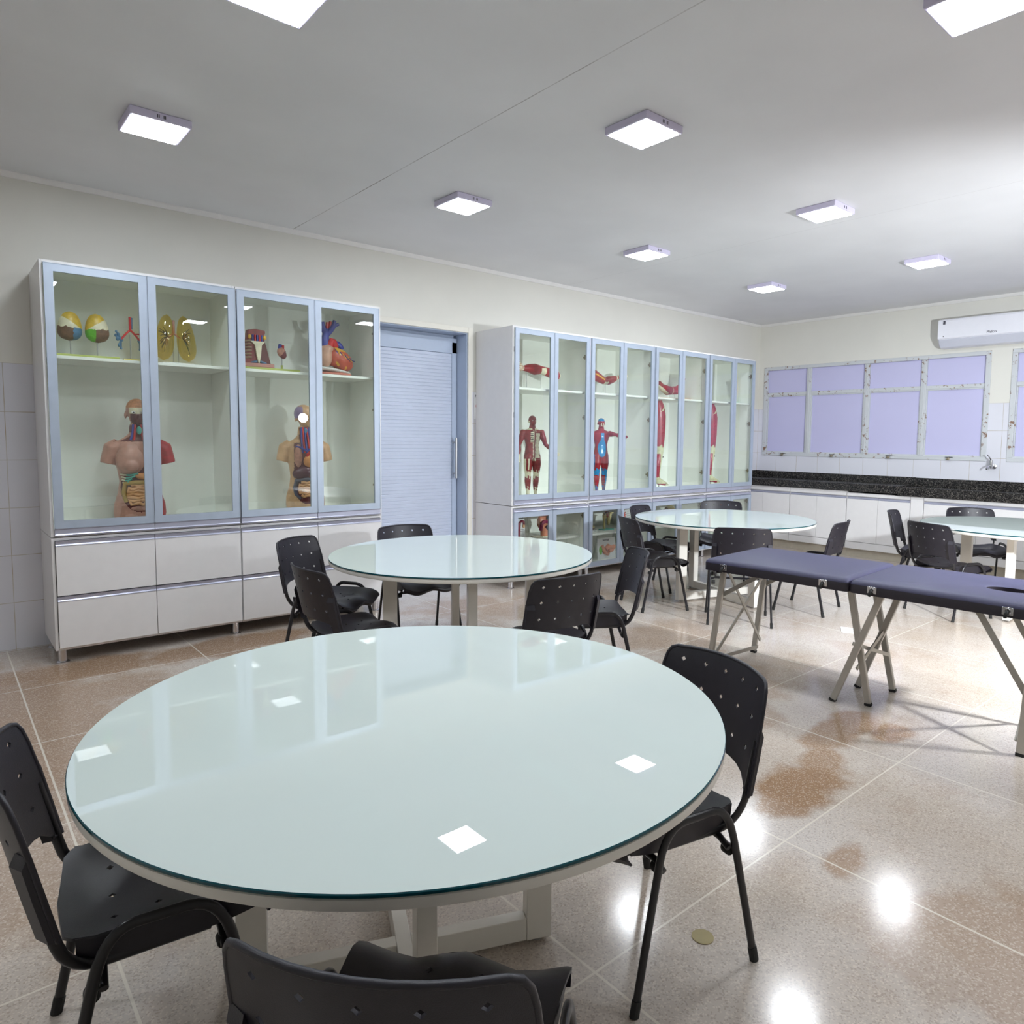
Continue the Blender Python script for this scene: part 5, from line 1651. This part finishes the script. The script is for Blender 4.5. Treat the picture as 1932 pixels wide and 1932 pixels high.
b = MB(); b.ell((-0.008, -0.026, 0.178), (0.018, 0.014, 0.030), n=14).tube(bez((-0.03, -0.01, 0.20), (0.0, -0.02, 0.235), (0.035, -0.01, 0.205)), 0.010, 8); b.build('ligament', pmat('brick_red_plastic', (168, 52, 48)), t, 60)
b = MB(); b.tube(bez((-0.045, -0.012, 0.185), (-0.02, -0.03, 0.225), (0.015, -0.02, 0.215)), 0.005, 8); b.build('membrane', P_LBLU, t, 60)

t = board(6.115, 5.80, 0.1185, 0.31, 0.247, 'white board headed in black with a pancreas relief and green gall bladder', 0.08)
text('Normal', 0.034, 'heading', M_DARK, t, FT(-0.01, 0.222), bold=True)
b = MB(); b.ell((-0.108, -0.012, 0.105), (0.023, 0.014, 0.052), n=16); b.build('gall_bladder_relief', P_GRN, t, 60)
b = MB(); b.tube(bez((-0.085, -0.014, 0.165), (-0.06, -0.018, 0.055), (0.015, -0.016, 0.055)), 0.022, 12); b.build('duodenum_relief', pmat('terracotta_plastic', (206, 128, 98)), t, 60)
b = MB(); b.tube([(-0.025, -0.014, 0.115), (0.02, -0.016, 0.145), (0.06, -0.016, 0.125), (0.125, -0.014, 0.135)], 0.02, 12, rr=[0.026, 0.030, 0.026, 0.024]).tube([(0.02, -0.014, 0.085), (0.08, -0.014, 0.092), (0.13, -0.012, 0.125)], 0.018, 10, rr=[0.026, 0.022, 0.016]); b.build('pancreas_relief', pmat('apricot_plastic', (222, 142, 110)), t, 60)
b = MB(); b.ell((0.02, -0.012, 0.052), (0.020, 0.012, 0.016), n=14); b.build('section_relief', P_BRN, t, 60)
t = board(6.43, 5.80, LSZ, 0.22, 0.25, 'white board with an orange red spiky star cell')
b = MB()
b.ell((-0.03, -0.012, 0.165), (0.026, 0.012, 0.026), n=14)
for k in range(12):
    a = 2 * PI * k / 12
    b.tube([(-0.03 + 0.02 * math.cos(a), -0.010, 0.165 + 0.02 * math.sin(a)), (-0.03 + 0.062 * math.cos(a), -0.008, 0.165 + 0.062 * math.sin(a))], 0.004, 6, rr=[0.008, 0.002])
b.build('star_cell_relief', pmat('vermilion_plastic', (220, 70, 50)), t, 60)
b = MB()
for k in range(6): b.box((0.045, -0.0072, 0.06 + k * 0.028), (0.095, -0.0058, 0.064 + k * 0.028))
b.build('print_line', P_GREY, t)
t = thing('bone_model', 'tan and yellow bone model on a yellow base', 'anatomical model', (7.28, 5.83, LSZ))
b = MB(); b.box((-0.14, -0.06, 0), (0.16, 0.06, 0.014), 0.003); b.build('base', P_BASEY, t)
b = MB(); b.ell((0.05, 0, 0.175), (0.085, 0.06, 0.055), n=16).ell((-0.03, 0, 0.14), (0.05, 0.045, 0.05), n=14).tube([(0.0, 0, 0.014), (0.0, 0, 0.13)], 0.03, 12)
organic('bone', b, [P_BONE, P_BRN], lambda c, n: 1 if c.x < -0.02 else 0, t, 0.007, 2)
t = thing('organ_model', 'pink and yellow organ model behind the third table in the corner low cabinet', 'anatomical model', (8.50, 5.83, LSZ))
b = MB(); b.box((-0.12, -0.05, 0), (0.16, 0.05, 0.014), 0.003); b.build('base', P_WHITE, t)
b = MB(); b.ell((0.02, 0, 0.16), (0.09, 0.05, 0.085), n=16).tube([(0.02, 0, 0.014), (0.02, 0, 0.10)], 0.035, 12)
organic('organ', b, [pmat('dusky_rose_plastic', (176, 110, 110)), P_FAT], lambda c, n: 1 if c.x > 0.065 else 0, t, 0.007, 2)
